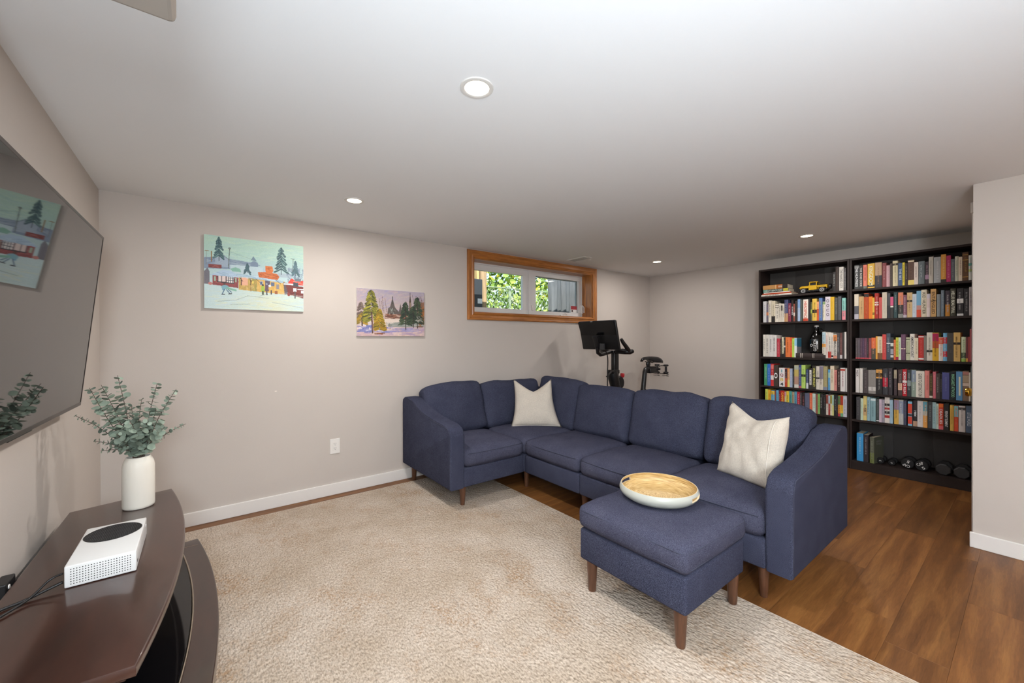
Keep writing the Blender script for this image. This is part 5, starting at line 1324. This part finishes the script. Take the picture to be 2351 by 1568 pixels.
1.0215 0.0156 0.196|604856|slim plum comic volume|~|947c8a|0-.06:c84a54
1.0053 0.0151 0.196|58445a|slim purple comic volume|~|8c7890|0-.06:c84a54
0.9897 0.0169 0.196|6a4454|slim wine comic volume|~|9c7888|0-.06:c84a54
0.9722 0.0121 0.196|3a3034|slim black comic volume|~|8a7c80|0-.06:c84a54
0.9594 0.0190 0.196|8e4a4c|slim red comic volume|~|c48c8c|0-.06:d0646a
0.9389 0.0292 0.201|dd6c40|orange book with dark green foot|~|f0b494|0-.5:4c4c40
0.9089 0.0117 0.213|e2a444|thin amber book|||
0.8965 0.0332 0.211|d8c8a8|cream book with brown foot|~|a4906c|0-.28:7a5438
0.8626 0.0265 0.230|cc4c48|coral red hardback|~|e89c94|
0.8347 0.0265 0.240|48525e|slate navy book with white swirl|~|e0e4e8|.6-.64:e0e4e8
0.8075 0.0205 0.203|3a3c3c|black and silver banded book|||.1-.2:d0ccc8;.25-.48:9c9ca4;.6-.75:c8ccc4
0.7862 0.0128 0.181|df6c34|small orange book|~|f0e0d0|
0.7728 0.0178 0.202|c4c44c|lime book with maroon foot|~|4a4a1c|0-.13:9c2c44
0.7543 0.0158 0.202|c8d4bc|pale mint book|~|5a6450|
0.7377 0.0289 0.229|6c4c60|mauve hardback|~|94748a|.42-.46:e0c8b8
0.7054 0.0244 0.202|b8b898|sage book with two small crosses|~|8c8c6c|.28-.32:4a4a38;.9-.94:4a4a38
0.6803 0.0288 0.233|d8d0c4|white book reading AMERICAN DIRT|AMERICAN DIRT|3c3c40|
0.6508 0.0225 0.197|d2c6ae|cream paperback beside AMERICAN DIRT|~|a09478|
0.6277 0.0328 0.218|b43028|red hardback with white foot|~|d8746c|.04-.1:e4d8d4;.93-.96:f0e0dc
0.5939 0.0160 0.215|7c746c|grey paperback|~|9c948c|
0.5765 0.0340 0.243|d2cabc|tall thick cream book with small bird|~|8c8474|.3-.38:3a3630
0.5419 0.0366 0.240|d0a42c|book fading from magenta to yellow foot|~|6a3a1c|.45-.7:b4502c;.7-.98:a41c4c
0.5047 0.0254 0.203|dad0c8|white book with coral top|~|e0948c|.7-.98:d0644a
0.4787 0.0226 0.237|6ca8cc|pale blue and red striped book|~|f0e8e0|.15-.35:c0303c;.62-.85:b83844
0.4554 0.0349 0.236|46423f|charcoal hardback|~|6c6864|
0.4187 0.0372 0.240|c8a464|thick gold hardback with black bird|~|5c4424|.58-.66:2e241c
0.3761 0.0245 0.204|c4ccae|pale green book with a cactus|~|7c9464|0-.12:8cac54;.14-.36:4a5444
0.3505 0.0102 0.202|6a3438|thin maroon book|||0-.14:cc9444
0.3396 0.0093 0.204|9c4444|thin red brown book|||
0.3297 0.0081 0.267|a4585c|tall thin rose book|||
0.3207 0.0124 0.285|7a5054|tallest thin mauve book|~|d8c8c4|
@R4 fourth right 0.736
1.0543 0.0271 0.229|dcd6d2|white book reading VOX|VOX|34242c|
1.0249 0.0225 0.233|d6d0c8|plain white book|||
0.9969 0.0319 0.215|4f4646|dark mauve grey book|~|8c8282|
0.9620 0.0526 0.220|8c8680|wide grey book with pale moon|~|a8a29c|.12-.28:c8c2bc
0.9074 0.0426 0.235|2a2828|wide black book with orange top|~|e0dcd4|.62-.97:d89c50;.68-.84:3a2c1c
0.8608 0.0352 0.240|3a3a3e|black book with red middle and slanted white lettering|~|f0eeec|.3-.65:b8283c
0.8223 0.0271 0.244|3e383c|black book with tall grey lettering|~|c4bcc0|
0.7845 0.0196 0.236|44363a|dark brown book with cream label|~|8a7c74|.65-.97:a89c84
0.7578 0.0264 0.236|4c3c3a|dark brown book with peach band|~|d8c4b0|.22-.48:dcb498
0.7286 0.0281 0.240|b4202c|red book with white lettering|BORN TO RUN|f0e4e0|.5-.58:e0d4d0
0.6975 0.0243 0.237|363c3c|black book with white brush lettering|~|e8ecea|.4-.6:84908c
0.6721 0.0294 0.238|8c9a8c|book fading from slate to sage|~|dce4dc|.55-.98:7c8898
0.6421 0.0525 0.231|d8d0c2|thick cream book reading GUIDE TO GETTING IT ON|GUIDE TO GETTING IT ON|4c4844|
0.5880 0.0277 0.236|d8847c|coral pink book|~|b85c54|
0.5596 0.0196 0.212|4a3e2e|brown book with gold lettering|~|c8a858|.02-.1:e0d8c8
0.5394 0.0176 0.229|d0707c|pink book|~|f0c0c4|
0.5199 0.0228 0.215|48403e|dark taupe book with white lettering|~|e0d8d4|
0.4959 0.0110 0.213|2c2a2c|slim black book|~|d0ccc8|
0.4843 0.0412 0.227|50548c|thick violet blue book|~|9ca0d0|
0.4388 0.0328 0.238|242c30|thick black book with large pale green lettering|MARGARET ATWOOD|8cc8a4|
0.4048 0.0349 0.240|5c8cb4|wide blue book with tall cream label|||.15-.82:dcd8bc
0.3690 0.0341 0.245|7c6654|wide brown collage book|||.5-.6:c8b4a4;.62-.85:a49078;.88-.97:a8746c
0.3344 0.0090 0.235|ccc2b4|thin cream book beside the collage spine|||
0.3248 0.0092 0.286|6c7474|tall thin grey book|||
0.3138 0.0060 0.243|4a4644|thin dark grey book at the right end|||
@R5 fifth right 0.478
1.0491 0.0294 0.217|464446|charcoal book at the left end|~|8c8a8a|
1.0177 0.0193 0.205|c8d8c0|pale mint book|~|94a488|
0.9977 0.0253 0.230|d8c47c|yellow book reading FARM|FARM|4c3c2c|.2-.5:c4a070
0.9704 0.0212 0.225|94b4bc|light blue book with black script|~|34444c|
0.9458 0.0365 0.219|84a4a8|wide teal grey book|~|5c7478|.88-.96:d0dcdc
0.9059 0.0199 0.212|444a48|dark green grey book|~|8c9490|.03-.07:e4e4e0
0.8849 0.0179 0.212|d0bcc8|lilac white book|~|9c8494|
0.8663 0.0184 0.212|9c94a0|grey lilac book|~|e0d8e4|
0.8464 0.0332 0.235|d8d0c8|cream book with black and red stripes|~|a49c94|.2-.3:a82828;.36-.46:2c2828;.52-.6:a82828;.66-.76:2c2828
0.8125 0.0202 0.216|a0bccc|pale blue book|~|6c8898|
0.7837 0.0295 0.222|d4a84c|yellow book with purple top|~|6c5020|.58-.98:947c94
0.7532 0.0305 0.221|b8b8b4|grey book with blue upper spine|~|dcdcd8|.45-.95:848ca0
0.7217 0.0184 0.219|44465a|dark slate book|~|8c90a4|
0.6937 0.0270 0.216|84b8d0|light blue book with red labels|||.08-.38:cc4430;.5-.9:cc4430;.4-.48:3a3438
0.6609 0.0269 0.227|2e2628|black book with white figures 1984|1984|f0ece8|0-.2:b08c74
0.6333 0.0348 0.228|d0c8c4|wide white book with black spot|~|a49c98|
0.5972 0.0255 0.232|d8984c|orange book with teal top|~|e8e4dc|.45-.62:b4b4ac;.62-.98:5c94a4
0.5694 0.0271 0.230|484a4c|dark grey book with pale lettering|~|acb0b0|
0.5410 0.0211 0.227|a4c4c8|pale blue book with lettering|~|5c7c84|
0.5189 0.0136 0.217|c8d8cc|thin mint book|~|4c5c54|
0.5047 0.0279 0.220|c44830|red orange book reading DEADLIES|DEADLIES|f4ece0|0-.14:d0646c;.86-.98:d86c2c
0.4740 0.0278 0.224|2a2a28|black book with gold upper lettering|FERVENT ELEMENT|e8e8e4|
0.4394 0.0222 0.216|d0a850|ochre yellow book|~|b48c3c|
0.4154 0.0223 0.215|cc4c2c|red book with pale blue top|~|e08c70|.55-.98:84b4b8
0.3904 0.0373 0.215|c8c0bc|wide pale grey book with black feathers on top|~|94908c|.84-.94:4a4848
0.3505 0.0433 0.220|4c5c70|wide slate blue hardback reading LITTLE WORLD|LITTLE WORLD|c8d0d8|
@R6 bottom right 0.086
1.0463 0.0486 0.263|3c94cc|thick bright blue book with white lettering|~|e8f0f8|
0.9965 0.0361 0.256|342a2c|black book with white lettering|~|dcd4d4|
0.9550 0.0332 0.243|5c5e50|mottled grey green book turned slightly outward|~|a8ac98|0-.4:6c7444"""
_bm_cache = {}
def bmat(h, rough=.55):
    c = lin(h); c = tuple(min(.85, x*1.12) for x in c); k = 'cover_'+h
    if k in _mats: return _mats[k]
    return mat(k, c, rough, spec=.35)
M_PAGES = mat('paper', 'd2c6ae', .9, var=(220, .12), stretch=(1, 9, .05))
def spine_arc(w, bul, off=0.0, n=6):
    return [(-off - bul*math.sin(PI*k/n), -w*k/n) for k in range(n+1)] if bul else [(-off, 0), (-off, -w)]
def strip(bm, w, bul, off, z0, z1, f0=0.0, f1=1.0):
    a = spine_arc(w, bul, off); lo_ = [bm.verts.new((x, y, z0)) for x, y in a]; hi_ = [bm.verts.new((x, y, z1)) for x, y in a]
    for k in range(len(a)-1): bm.faces.new((lo_[k], lo_[k+1], hi_[k+1], hi_[k]))
ORD = ['', 'first', 'second', 'third', 'fourth', 'fifth', 'sixth', 'seventh', 'eighth', 'ninth', 'tenth', 'eleventh', 'twelfth', 'thirteenth', 'fourteenth', 'fifteenth', 'sixteenth', 'seventeenth', 'eighteenth', 'nineteenth', 'twentieth', 'twenty-first', 'twenty-second', 'twenty-third', 'twenty-fourth', 'twenty-fifth', 'twenty-sixth', 'twenty-seventh', 'twenty-eighth', 'twenty-ninth', 'thirtieth', 'thirty-first', 'thirty-second', 'thirty-third', 'thirty-fourth', 'thirty-fifth']
def book_mesh(par, w, h, dep, col, title, tcol, bands, rb, soft=None, sub=None):
    """Cover, pages, bands and lettering in the space of par (spine at x=0, running to -y, up z)."""
    th = .0017 if w > .012 else .0012; bul = 0 if w < .014 else (.0035 if rb.random() < .5 else .0008)
    bm = bmesh.new(); a = spine_arc(w, bul)
    out = [(dep, 0)] + a + [(dep, -w)]
    inn = [(dep, -th), (th+.0006, -th), (th+.0006, -w+th), (dep, -w+th)]
    poly = out + list(reversed(inn)); lo_ = [bm.verts.new((x, y, 0)) for x, y in poly]; hi_ = [bm.verts.new((x, y, h)) for x, y in poly]
    bm.faces.new(lo_); bm.faces.new(hi_); n = len(poly)
    for k in range(n): bm.faces.new((lo_[k], lo_[(k+1) % n], hi_[(k+1) % n], hi_[k]))
    obj('cover', bm, bmat(col), par, local=True)
    obj('pages', box(th+.001, dep-.003, -w+th+.0002, -th-.0002, .002, h-.0025), M_PAGES, par, local=True)
    for b in bands:
        bb, f0, f1 = bmesh.new(), b[0], b[1]; strip(bb, w, bul, .0004, h*f0, h*f1)
        obj('spine_band', bb, bmat(b[2]), par, local=True)
    if not title: return bul
    x = -bul - .0011
    bm = bmesh.new()
    if title == '~':                                  # lettering too small to read: rows of tiny marks
        z1_ = h*rb.uniform(.80, .90); end = h*rb.uniform(.12, .30); z = z1_; gh = min(.010, w*rb.uniform(.30, .46)); yc = -w*rb.uniform(.42, .58)
        while z > end:
            for _q in range(rb.randint(2, 7)):
                gl_ = gh*rb.uniform(.45, .75)
                if z - gl_ < end: break
                y_a = yc + gh*.5; y_b = yc - gh*.5; k = rb.random(); tk = gh*.2
                qs = [(z, z-tk, y_a, y_b)]
                if k < .7: qs.append((z, z-gl_, y_a, y_a-tk))
                if k > .4: qs.append((z-gl_+tk, z-gl_, y_a, y_b))
                if .2 < k < .8: qs.append((z, z-gl_, yc+tk*.4, yc-tk*.4))
                for za, zb, ya, yb in qs: bm.faces.new([bm.verts.new(p) for p in ((x, ya, zb), (x, yb, zb), (x, yb, za), (x, ya, za))])
                z -= gl_ + gh*.22
            z -= gh*.6
        nm = 'lettering'
    else:
        f0, f1 = .10, .90
        if '@' in title: title, r_ = title.split('@'); f0, f1 = map(float, r_.split('-'))
        big = title == '0'
        bm_text(bm, title, (x, -w/2, h*(f0+f1)/2), (0, 0, -1), (0, -1, 0), h*(f1-f0), w*(.8 if big else .56), 3 if big else 1.35); nm = 'title'
    tc_ = tcol or '2a2a2a'
    if nm == 'lettering':                             # small print reads softer than the ink it is made of
        tc_ = ''.join('%02x' % int(.62*int(tc_[i:i+2], 16) + .38*int(col[i:i+2], 16)) for i in (0, 2, 4))
    obj(nm, bm, bmat(tc_), par, local=True)
    return bul
rb = random.Random(5); shelf = None; PLACED = {}
SHELF_NAME = {'top': 'top shelf', 'second': 'second shelf', 'third': 'third shelf', 'fourth': 'fourth shelf', 'fifth': 'fifth shelf', 'bottom': 'bottom shelf'}
for ln_ in BOOKS.strip().split('\n'):
    if ln_[0] == '@':
        key, row, side, zsh = ln_[1:].split(); zsh = float(zsh); cnt = 0; lasty = None; continue
    a, col, desc, title, tcol, bands = ln_.split('|'); y0, w, h = map(float, a.split()); cnt += 1
    BL_ = [(float(b.split(':')[0].split('-')[0]), float(b.split(':')[0].split('-')[1]), b.split(':')[1]) for b in bands.split(';')] if bands else []
    rowi = {'top': 0, 'second': 1, 'third': 2, 'fourth': 3, 'fifth': 4, 'bottom': 5}[row]
    lo_lim = (1.0975 if side == 'left' else .2965) + .0185
    w = min(w, y0 - lo_lim) if y0 - w < lo_lim else w
    if w < .003: continue
    dep = min(.215, h*rb.uniform(.62, .72)); xo = XS + rb.uniform(0, .006)
    words = desc.split(); lab = desc + (', %s on %s of %s bookcase' % (ORD[cnt], SHELF_NAME[row].replace(' shelf', ' shelf'), side))
    while len(lab.split()) > 16: lab = ' '.join(lab.split()); desc = ' '.join(desc.split()[:-1]); lab = desc + (', %s on %s of %s bookcase' % (ORD[cnt], SHELF_NAME[row], side))
    rz = 0.0
    if key == 'R6': rz = (0, 0, math.radians(-14))[cnt-1]
    b = thing('book', lab, 'book', (xo, y0 - (.004 if (key, cnt) == ('R6', 3) else 0), zsh + .0003), (0, 0, rz), 'books on the %s of the %s bookcase' % (SHELF_NAME[row], side))
    tt = title
    if title == 'VOX': tt = 'VOX@.66-.95'
    elif title == '0': tt = '0@.36-.66'
    elif title == 'GUIDE TO GETTING IT ON': tt = title + '@.04-.90'
    elif title == 'LITTLE WORLD': tt = title + '@.25-.75'
    elif title == 'O O U O': tt = title + '@.12-.95'
    elif title == 'FERVENT ELEMENT': tt = title + '@.12-.72'
    elif title == '1984': tt = title + '@.28-.72'
    bul = book_mesh(b, w, h, dep, col, tt, tcol, BL_, rb)
    if '1Q84' in desc:
        for ch, zc, cc in (('1', .84, '2f8a94'), ('Q', .61, '8a2440'), ('8', .38, 'd8bc48'), ('4', .14, '1c1c1c')):
            bm = bmesh.new(); bm_text(bm, ch, (-bul-.0012, -w/2, h*zc), (0, -1, 0), (0, 0, 1), w*.60, h*.165); obj('title', bm, bmat(cc), b, local=True)
    if 'tall cream label' in desc:
        bm = bmesh.new(); bm.faces.new([bm.verts.new(p) for p in ((-bul-.0014, -w*.42, h*.17), (-bul-.0014, -w*.72, h*.17), (-bul-.0014, -w*.72, h*.82), (-bul-.0014, -w*.42, h*.82))]); obj('spine_label', bm, bmat('dcd8bc'), b, local=True)
        for c_ in list(b.children):
            if c_.name.startswith('spine_band'): bpy.data.objects.remove(c_)
    if 'tall white panel' in desc:
        for c_ in list(b.children):
            if c_.name.startswith('spine_band'): bpy.data.objects.remove(c_)
        bm = bmesh.new(); bm.faces.new([bm.verts.new(p) for p in ((-bul-.0010, -w*.25, h*.2), (-bul-.0010, -w*.8, h*.2), (-bul-.0010, -w*.8, h*.92), (-bul-.0010, -w*.25, h*.92))]); obj('spine_label', bm, bmat('e4e0d8'), b, local=True)
    if (key, cnt) == ('R6', 3):                       # its front cover shows
        bm = bmesh.new(); bm_text(bm, 'NEEDFUL\nTHINGS', (dep*.5, -w-.0008, h*.78), (1, 0, 0), (0, 0, 1), dep*.62, h*.17); obj('cover_title', bm, bmat('8c9088'), b, local=True)
    if (key, cnt) == ('L3', 12):
        bm = bmesh.new(); bm.faces.new([bm.verts.new(p) for p in ((.002, -w-.0006, h*.55), (dep-.002, -w-.0006, h*.55), (dep-.002, -w-.0006, h*.99), (.002, -w-.0006, h*.99))]); obj('cover_print', bm, bmat('3f7f9c'), b, local=True)
        bm = bmesh.new(); bm.faces.new([bm.verts.new(p) for p in ((.002, -w-.0006, h*.01), (dep-.002, -w-.0006, h*.01), (dep-.002, -w-.0006, h*.55), (.002, -w-.0006, h*.55))]); obj('cover_print', bm, bmat('9a979c'), b, local=True)

# ---- five books lying in a pile on the left top shelf, and the leather one under the bottle
def lying(lab, ya, yb, z0, z1, dep, xo, col, title, tcol, bands, grp, page_end=True):
    """Spine towards the room, lying flat: built upright, then turned so its length runs along -Y."""
    L_ = ya-yb; w = z1-z0
    b = bpy.data.objects.new('book', None); b.empty_display_size = .05
    R_ = Matrix(((1, 0, 0, 0), (0, 0, -1, 0), (0, 1, 0, 0), (0, 0, 0, 1)))        # local z -> -Y, local -y -> -Z
    link(b, None, Matrix.Translation((XS+xo, ya, z1)) @ R_); tag(b, lab, 'book', grp)
    book_mesh(b, w, L_, dep, col, '', '', bands, random.Random(1))
    if title:
        bm = bmesh.new(); bm_text(bm, title[0], (-.0045, -w/2, L_*title[1]), (0, 0, 1), (0, 1, 0), L_*title[2], w*.62); obj('title', bm, bmat(tcol), b, local=True)
G1 = 'books lying in a pile on the top shelf of the left bookcase'
lying('white hardback at the bottom of the pile, OUT OF THE BOX on spine', 1.877, 1.583, 1.7223, 1.7395, .225, .002, 'd8cfc4', ('OUT OF THE BOX', .36, .46), '3a3430', [], G1)
lying('red-orange hardback second from the bottom of the lying pile', 1.866, 1.588, 1.7397, 1.7545, .215, .006, 'b0482a', None, '', [], G1)
lying('thin white book in the middle of the lying pile', 1.852, 1.602, 1.7547, 1.7640, .19, .004, 'ded6ca', None, '', [], G1)
lying('dark green book second from the top of the lying pile', 1.856, 1.612, 1.7642, 1.7960, .17, .003, '34443e', ('A SCOTT BISHOP CADET', .42, .72), 'c8d0c8', [(.0, .18, '5c8c80'), (.80, .99, 'b8b23c')], G1)
lying('thick tan and black book on top of the lying pile', 1.861, 1.622, 1.7962, 1.8420, .17, .004, '2e2826', ('GONE', .72, .16), 'f0e4d4', [(.01, .52, 'b98a52'), (.52, .56, 'd8b078'), (.56, .80, 'a8642c')], G1)
lying('dark brown leather book lying flat under the black bottle', 1.545, 1.306, 1.0553, 1.1010, .16, .000, '3a302e', None, '', [(.17, .19, 'ccc4b8'), (.23, .25, 'ccc4b8'), (.62, .635, 'ccc4b8'), (.66, .675, 'ccc4b8')], 'books on the third shelf of the left bookcase')

# ---- black glass growler on the leather book
gx, gy, gz = 5.045, 1.386, 1.1015
gw = thing('growler', 'black glass growler bottle with white lettering and white cap', 'bottle', (gx, gy, gz))
M_BG = mat('black_glass_bottle', '0b0a0a', .12, spec=.6)
gb = obj('bottle', lathe([(0, 0), (.050, 0), (.0575, .006), (.0590, .014), (.0590, .125), (.0575, .145), (.052, .170), (.042, .195), (.031, .215), (.024, .228), (.0195, .245), (.018, .262), (.0205, .264), (.0205, .270), (.018, .272), (0, .272)], (gx, gy, gz), 40), M_BG, gw, smooth=50)
obj('cap', lathe([(0, .288), (.017, .288), (.0195, .285), (.0195, .270), (0, .270)], (gx, gy, gz), 24), M_TRIM, gw, smooth=40)
obj('handle', tube([(gx-.004, gy-.019, gz+.252), (gx-.006, gy-.040, gz+.250), (gx-.007, gy-.050, gz+.236), (gx-.006, gy-.046, gz+.218), (gx-.003, gy-.034, gz+.208)], .0065, 10), M_BG, gw, smooth=True)
def on_bottle(bm, R_=.0594):
    for v in bm.verts:
        dy = v.co.y-gy; a = math.asin(max(-.99, min(.99, dy/R_))); v.co.x = gx - R_*math.cos(a)
bm = bmesh.new(); bm_text(bm, 'GARRISON', (gx, gy-.002, gz+.082), (0, 0, 1), (0, 1, 0), .118, .026, 1.6)
bmesh.ops.triangulate(bm, faces=bm.faces[:]); on_bottle(bm)
obj('lettering', bm, mat('bottle_white', 'e8e6e2', .5), gb)
bm = bmesh.new(); bm_text(bm, 'BREWING COMPANY', (gx, gy-.024, gz+.085), (0, 0, 1), (0, 1, 0), .08, .007, 2.5); on_bottle(bm)
obj('lettering', bm, _mats['bottle_white'], gb)
bm = bmesh.new(); n = 20; r0, r1 = .0085, .0135
va = [[bm.verts.new((gx, gy+.030+r*math.cos(2*PI*k/n), gz+.083+r*1.05*math.sin(2*PI*k/n))) for k in range(n)] for r in (r0, r1)]
for k in range(n): bm.faces.new((va[0][k], va[0][(k+1) % n], va[1][(k+1) % n], va[1][k]))
on_bottle(bm); obj('ring_emblem', bm, _mats['bottle_white'], gb)

# ---- yellow toy truck built from bricks, nose to the left
ty, tx, tz = 1.4, 5.055, 1.722
tk = thing('toy_truck', 'yellow toy off-road truck built from bricks on the top shelf', 'toy', (tx, ty, tz))
M_Y = mat('toy_yellow', 'dcae1c', .35); M_TB = mat('toy_black', '1c1a1c', .45); M_TG = mat('toy_grey', 'a8a8a8', .4)
def tb(bm, y0, y1, x0, x1, z0, z1, bev=.0012): bm_box(bm, x0, x1, y1, y0, tz+z0, tz+z1, bev, 1)
xa, xb = tx-.05, tx+.05
bm = bmesh.new(); tb(bm, 1.520, 1.300, xa+.012, xb-.012, .024, .040); tb(bm, 1.535, 1.522, xa, xb, .026, .040); tb(bm, 1.300, 1.288, xa, xb, .028, .042)
for k in range(9): tb(bm, 1.465-.013*k, 1.458-.013*k, xa+.002, xa+.012, .018, .028)
obj('chassis', bm, M_TB, tk)
bm = bmesh.new(); tb(bm, 1.518, 1.445, xa+.014, xb-.014, .058, .080); tb(bm, 1.522, 1.512, xa+.008, xb-.008, .050, .076)
for k in range(5): tb(bm, 1.510-.012*k, 1.503-.012*k, xa+.02, xb-.02, .080, .083)
obj('hood', bm, M_Y, tk)
bm = bmesh.new(); tb(bm, 1.524, 1.496, xa-.003, xa+.016, .058, .066); tb(bm, 1.524, 1.496, xb-.016, xb+.003, .058, .066)
obj('front_fender', bm, M_Y, tk)
bm = bmesh.new(); tb(bm, 1.445, 1.375, xa+.002, xa+.010, .036, .082); tb(bm, 1.445, 1.375, xb-.010, xb-.002, .036, .082); tb(bm, 1.445, 1.435, xa+.004, xb-.004, .040, .086)
dr = obj('door', bm, M_Y, tk)
bm = bmesh.new(); tb(bm, 1.440, 1.433, xa+.004, xa+.010, .082, .112); tb(bm, 1.440, 1.433, xb-.010, xb-.004, .082, .112); tb(bm, 1.382, 1.374, xa+.004, xa+.010, .082, .114); tb(bm, 1.382, 1.374, xb-.010, xb-.004, .082, .114); tb(bm, 1.440, 1.433, xa+.010, xb-.010, .108, .113)
obj('roll_cage', bm, M_Y, tk)
bm = bmesh.new(); tb(bm, 1.442, 1.368, xa+.006, xb-.006, .112, .117)
for k in range(7): tb(bm, 1.436-.010*k, 1.430-.010*k, xa+.008, xa+.018, .117, .122)
obj('roof', bm, M_Y, tk)
bm = bmesh.new(); tb(bm, 1.430, 1.384, xa+.014, xb-.014, .080, .104); obj('cabin_glass', bm, M_TB, tk)
bm = bmesh.new(); tb(bm, 1.372, 1.292, xa+.003, xb-.003, .058, .080); tb(bm, 1.376, 1.286, xa-.003, xa+.010, .070, .078); tb(bm, 1.294, 1.287, xa-.003, xb+.003, .046, .080)
obj('rear_body', bm, M_Y, tk)
bm = bmesh.new()
for k in range(4): tb(bm, 1.366-.018*k, 1.355-.018*k, xa+.02, xb-.02, .080, .092)
obj('cargo', bm, M_TB, tk)
bm = bmesh.new(); tb(bm, 1.5235, 1.5225, xa+.016, xa+.032, .056, .070); tb(bm, 1.5235, 1.5225, xb-.032, xb-.016, .056, .070); obj('headlamp', bm, M_TG, tk)
for y in (1.490, 1.330):
    for x, s in ((xa-.006, 1), (xb+.006, -1)):
        x_out = x; prof = [(0, 0), (.020, 0), (.026, .001), (.0295, .005), (.0295, .020), (.026, .024), (0, .024)]
        wl = obj('wheel', lathe([(r, h*s) for r, h in prof], (x_out, y, tz+.0297), 22, 'X'), M_TB, tk, smooth=30)
        obj('rim', lathe([(.019, -.0006*s), (.0165, -.002*s), (.012, -.0005*s), (.010, .001*s), (.006, .001*s), (.005, -.002*s), (0, -.002*s)], (x_out, y, tz+.0297), 18, 'X'), M_TG, wl, smooth=30)
sp_ = obj('spare_wheel', lathe([(0, -.010), (.018, -.010), (.026, -.008), (.027, .008), (.018, .010), (0, .010)], (tx, 1.272, tz+.062), 22, 'Y'), M_TB, tk, smooth=30)

# ---- dumbbells on the right bottom shelf
M_DB = mat('rubber_black', '1b1a1b', .6, spec=.3); M_DBG = mat('iron_dark', '3a3a3b', .5, metal=.3); M_DBH = mat('grip_steel', '6a6a6c', .35, metal=.8)
zf = .0845
DB = [(.884, .029, 5.005, 12, 'small round black dumbbell beside the books on the bottom shelf', '3', 90, M_DB, .075),
      (.806, .027, 5.010, 12, 'small black dumbbell marked 3, second from the books', '3', -100, M_DB, .07),
      (.702, .045, 5.005, 16, 'large round black dumbbell left of the middle of bottom shelf', 'CAP\n5', 160, M_DB, .075),
      (.612, .045, 5.010, 16, 'large round black dumbbell right of the middle of bottom shelf', 'CAP\n5', 35, M_DB, .075),
      (.482, .046, 5.005, 8, 'octagonal dark grey dumbbell, second from the right end', None, 0, M_DBG, .10),
      (.375, .046, 4.995, 8, 'octagonal dark grey dumbbell at the right end of bottom shelf', None, 0, M_DBG, .10)]
for y, r, x0, seg, lab, txt, ang, m, gl_ in DB:
    a0 = PI/seg if seg == 8 else 0
    rr_ = r if seg != 8 else r/math.cos(PI/8)
    zc = zf + (r if seg == 8 else r*math.cos(PI/seg) if seg == 12 else r*math.cos(PI/seg))
    zc = zf + r*(1 if seg == 8 else .995)
    t = thing('dumbbell', lab, 'dumbbell', (x0, y, zf), group='dumbbells on the bottom shelf')
    hl = .038 if seg != 12 else .030
    for x in (x0, x0+hl+gl_):
        hd = obj('weight_head', lathe([(0, 0), (rr_*.86, 0), (rr_*.97, .004), (rr_, .010), (rr_, hl-.008), (rr_*.93, hl-.002), (rr_*.7, hl), (0, hl)], (x, y, zc), seg, 'X', a0), m, t, smooth=(30 if seg != 8 else False))
        if x == x0 and txt:
            lines = txt.split('\n'); A = math.radians(ang); c, s = math.cos(A), math.sin(A)
            xd, yd = Vector((0, -c, s)), Vector((0, s, c))
            bm = bmesh.new()
            for i, L_ in enumerate(lines):
                off = (.42*r if len(lines) == 2 else 0)*(1 if i == 0 else -1)
                bm_text(bm, L_, Vector((x0-.0006, y, zc)) + yd*off, xd, yd, r*(1.05 if len(L_) > 1 else .5), r*.52)
            obj('marking', bm, mat('mark_white', 'e6e4e0', .5), hd)
    obj('grip', lathe([(0, hl), (r*.34, hl), (r*.40, hl+gl_/2), (r*.34, hl+gl_), (0, hl+gl_)], (x0, y, zc), 16, 'X'), M_DB if seg != 8 else M_DBG, t, smooth=40)
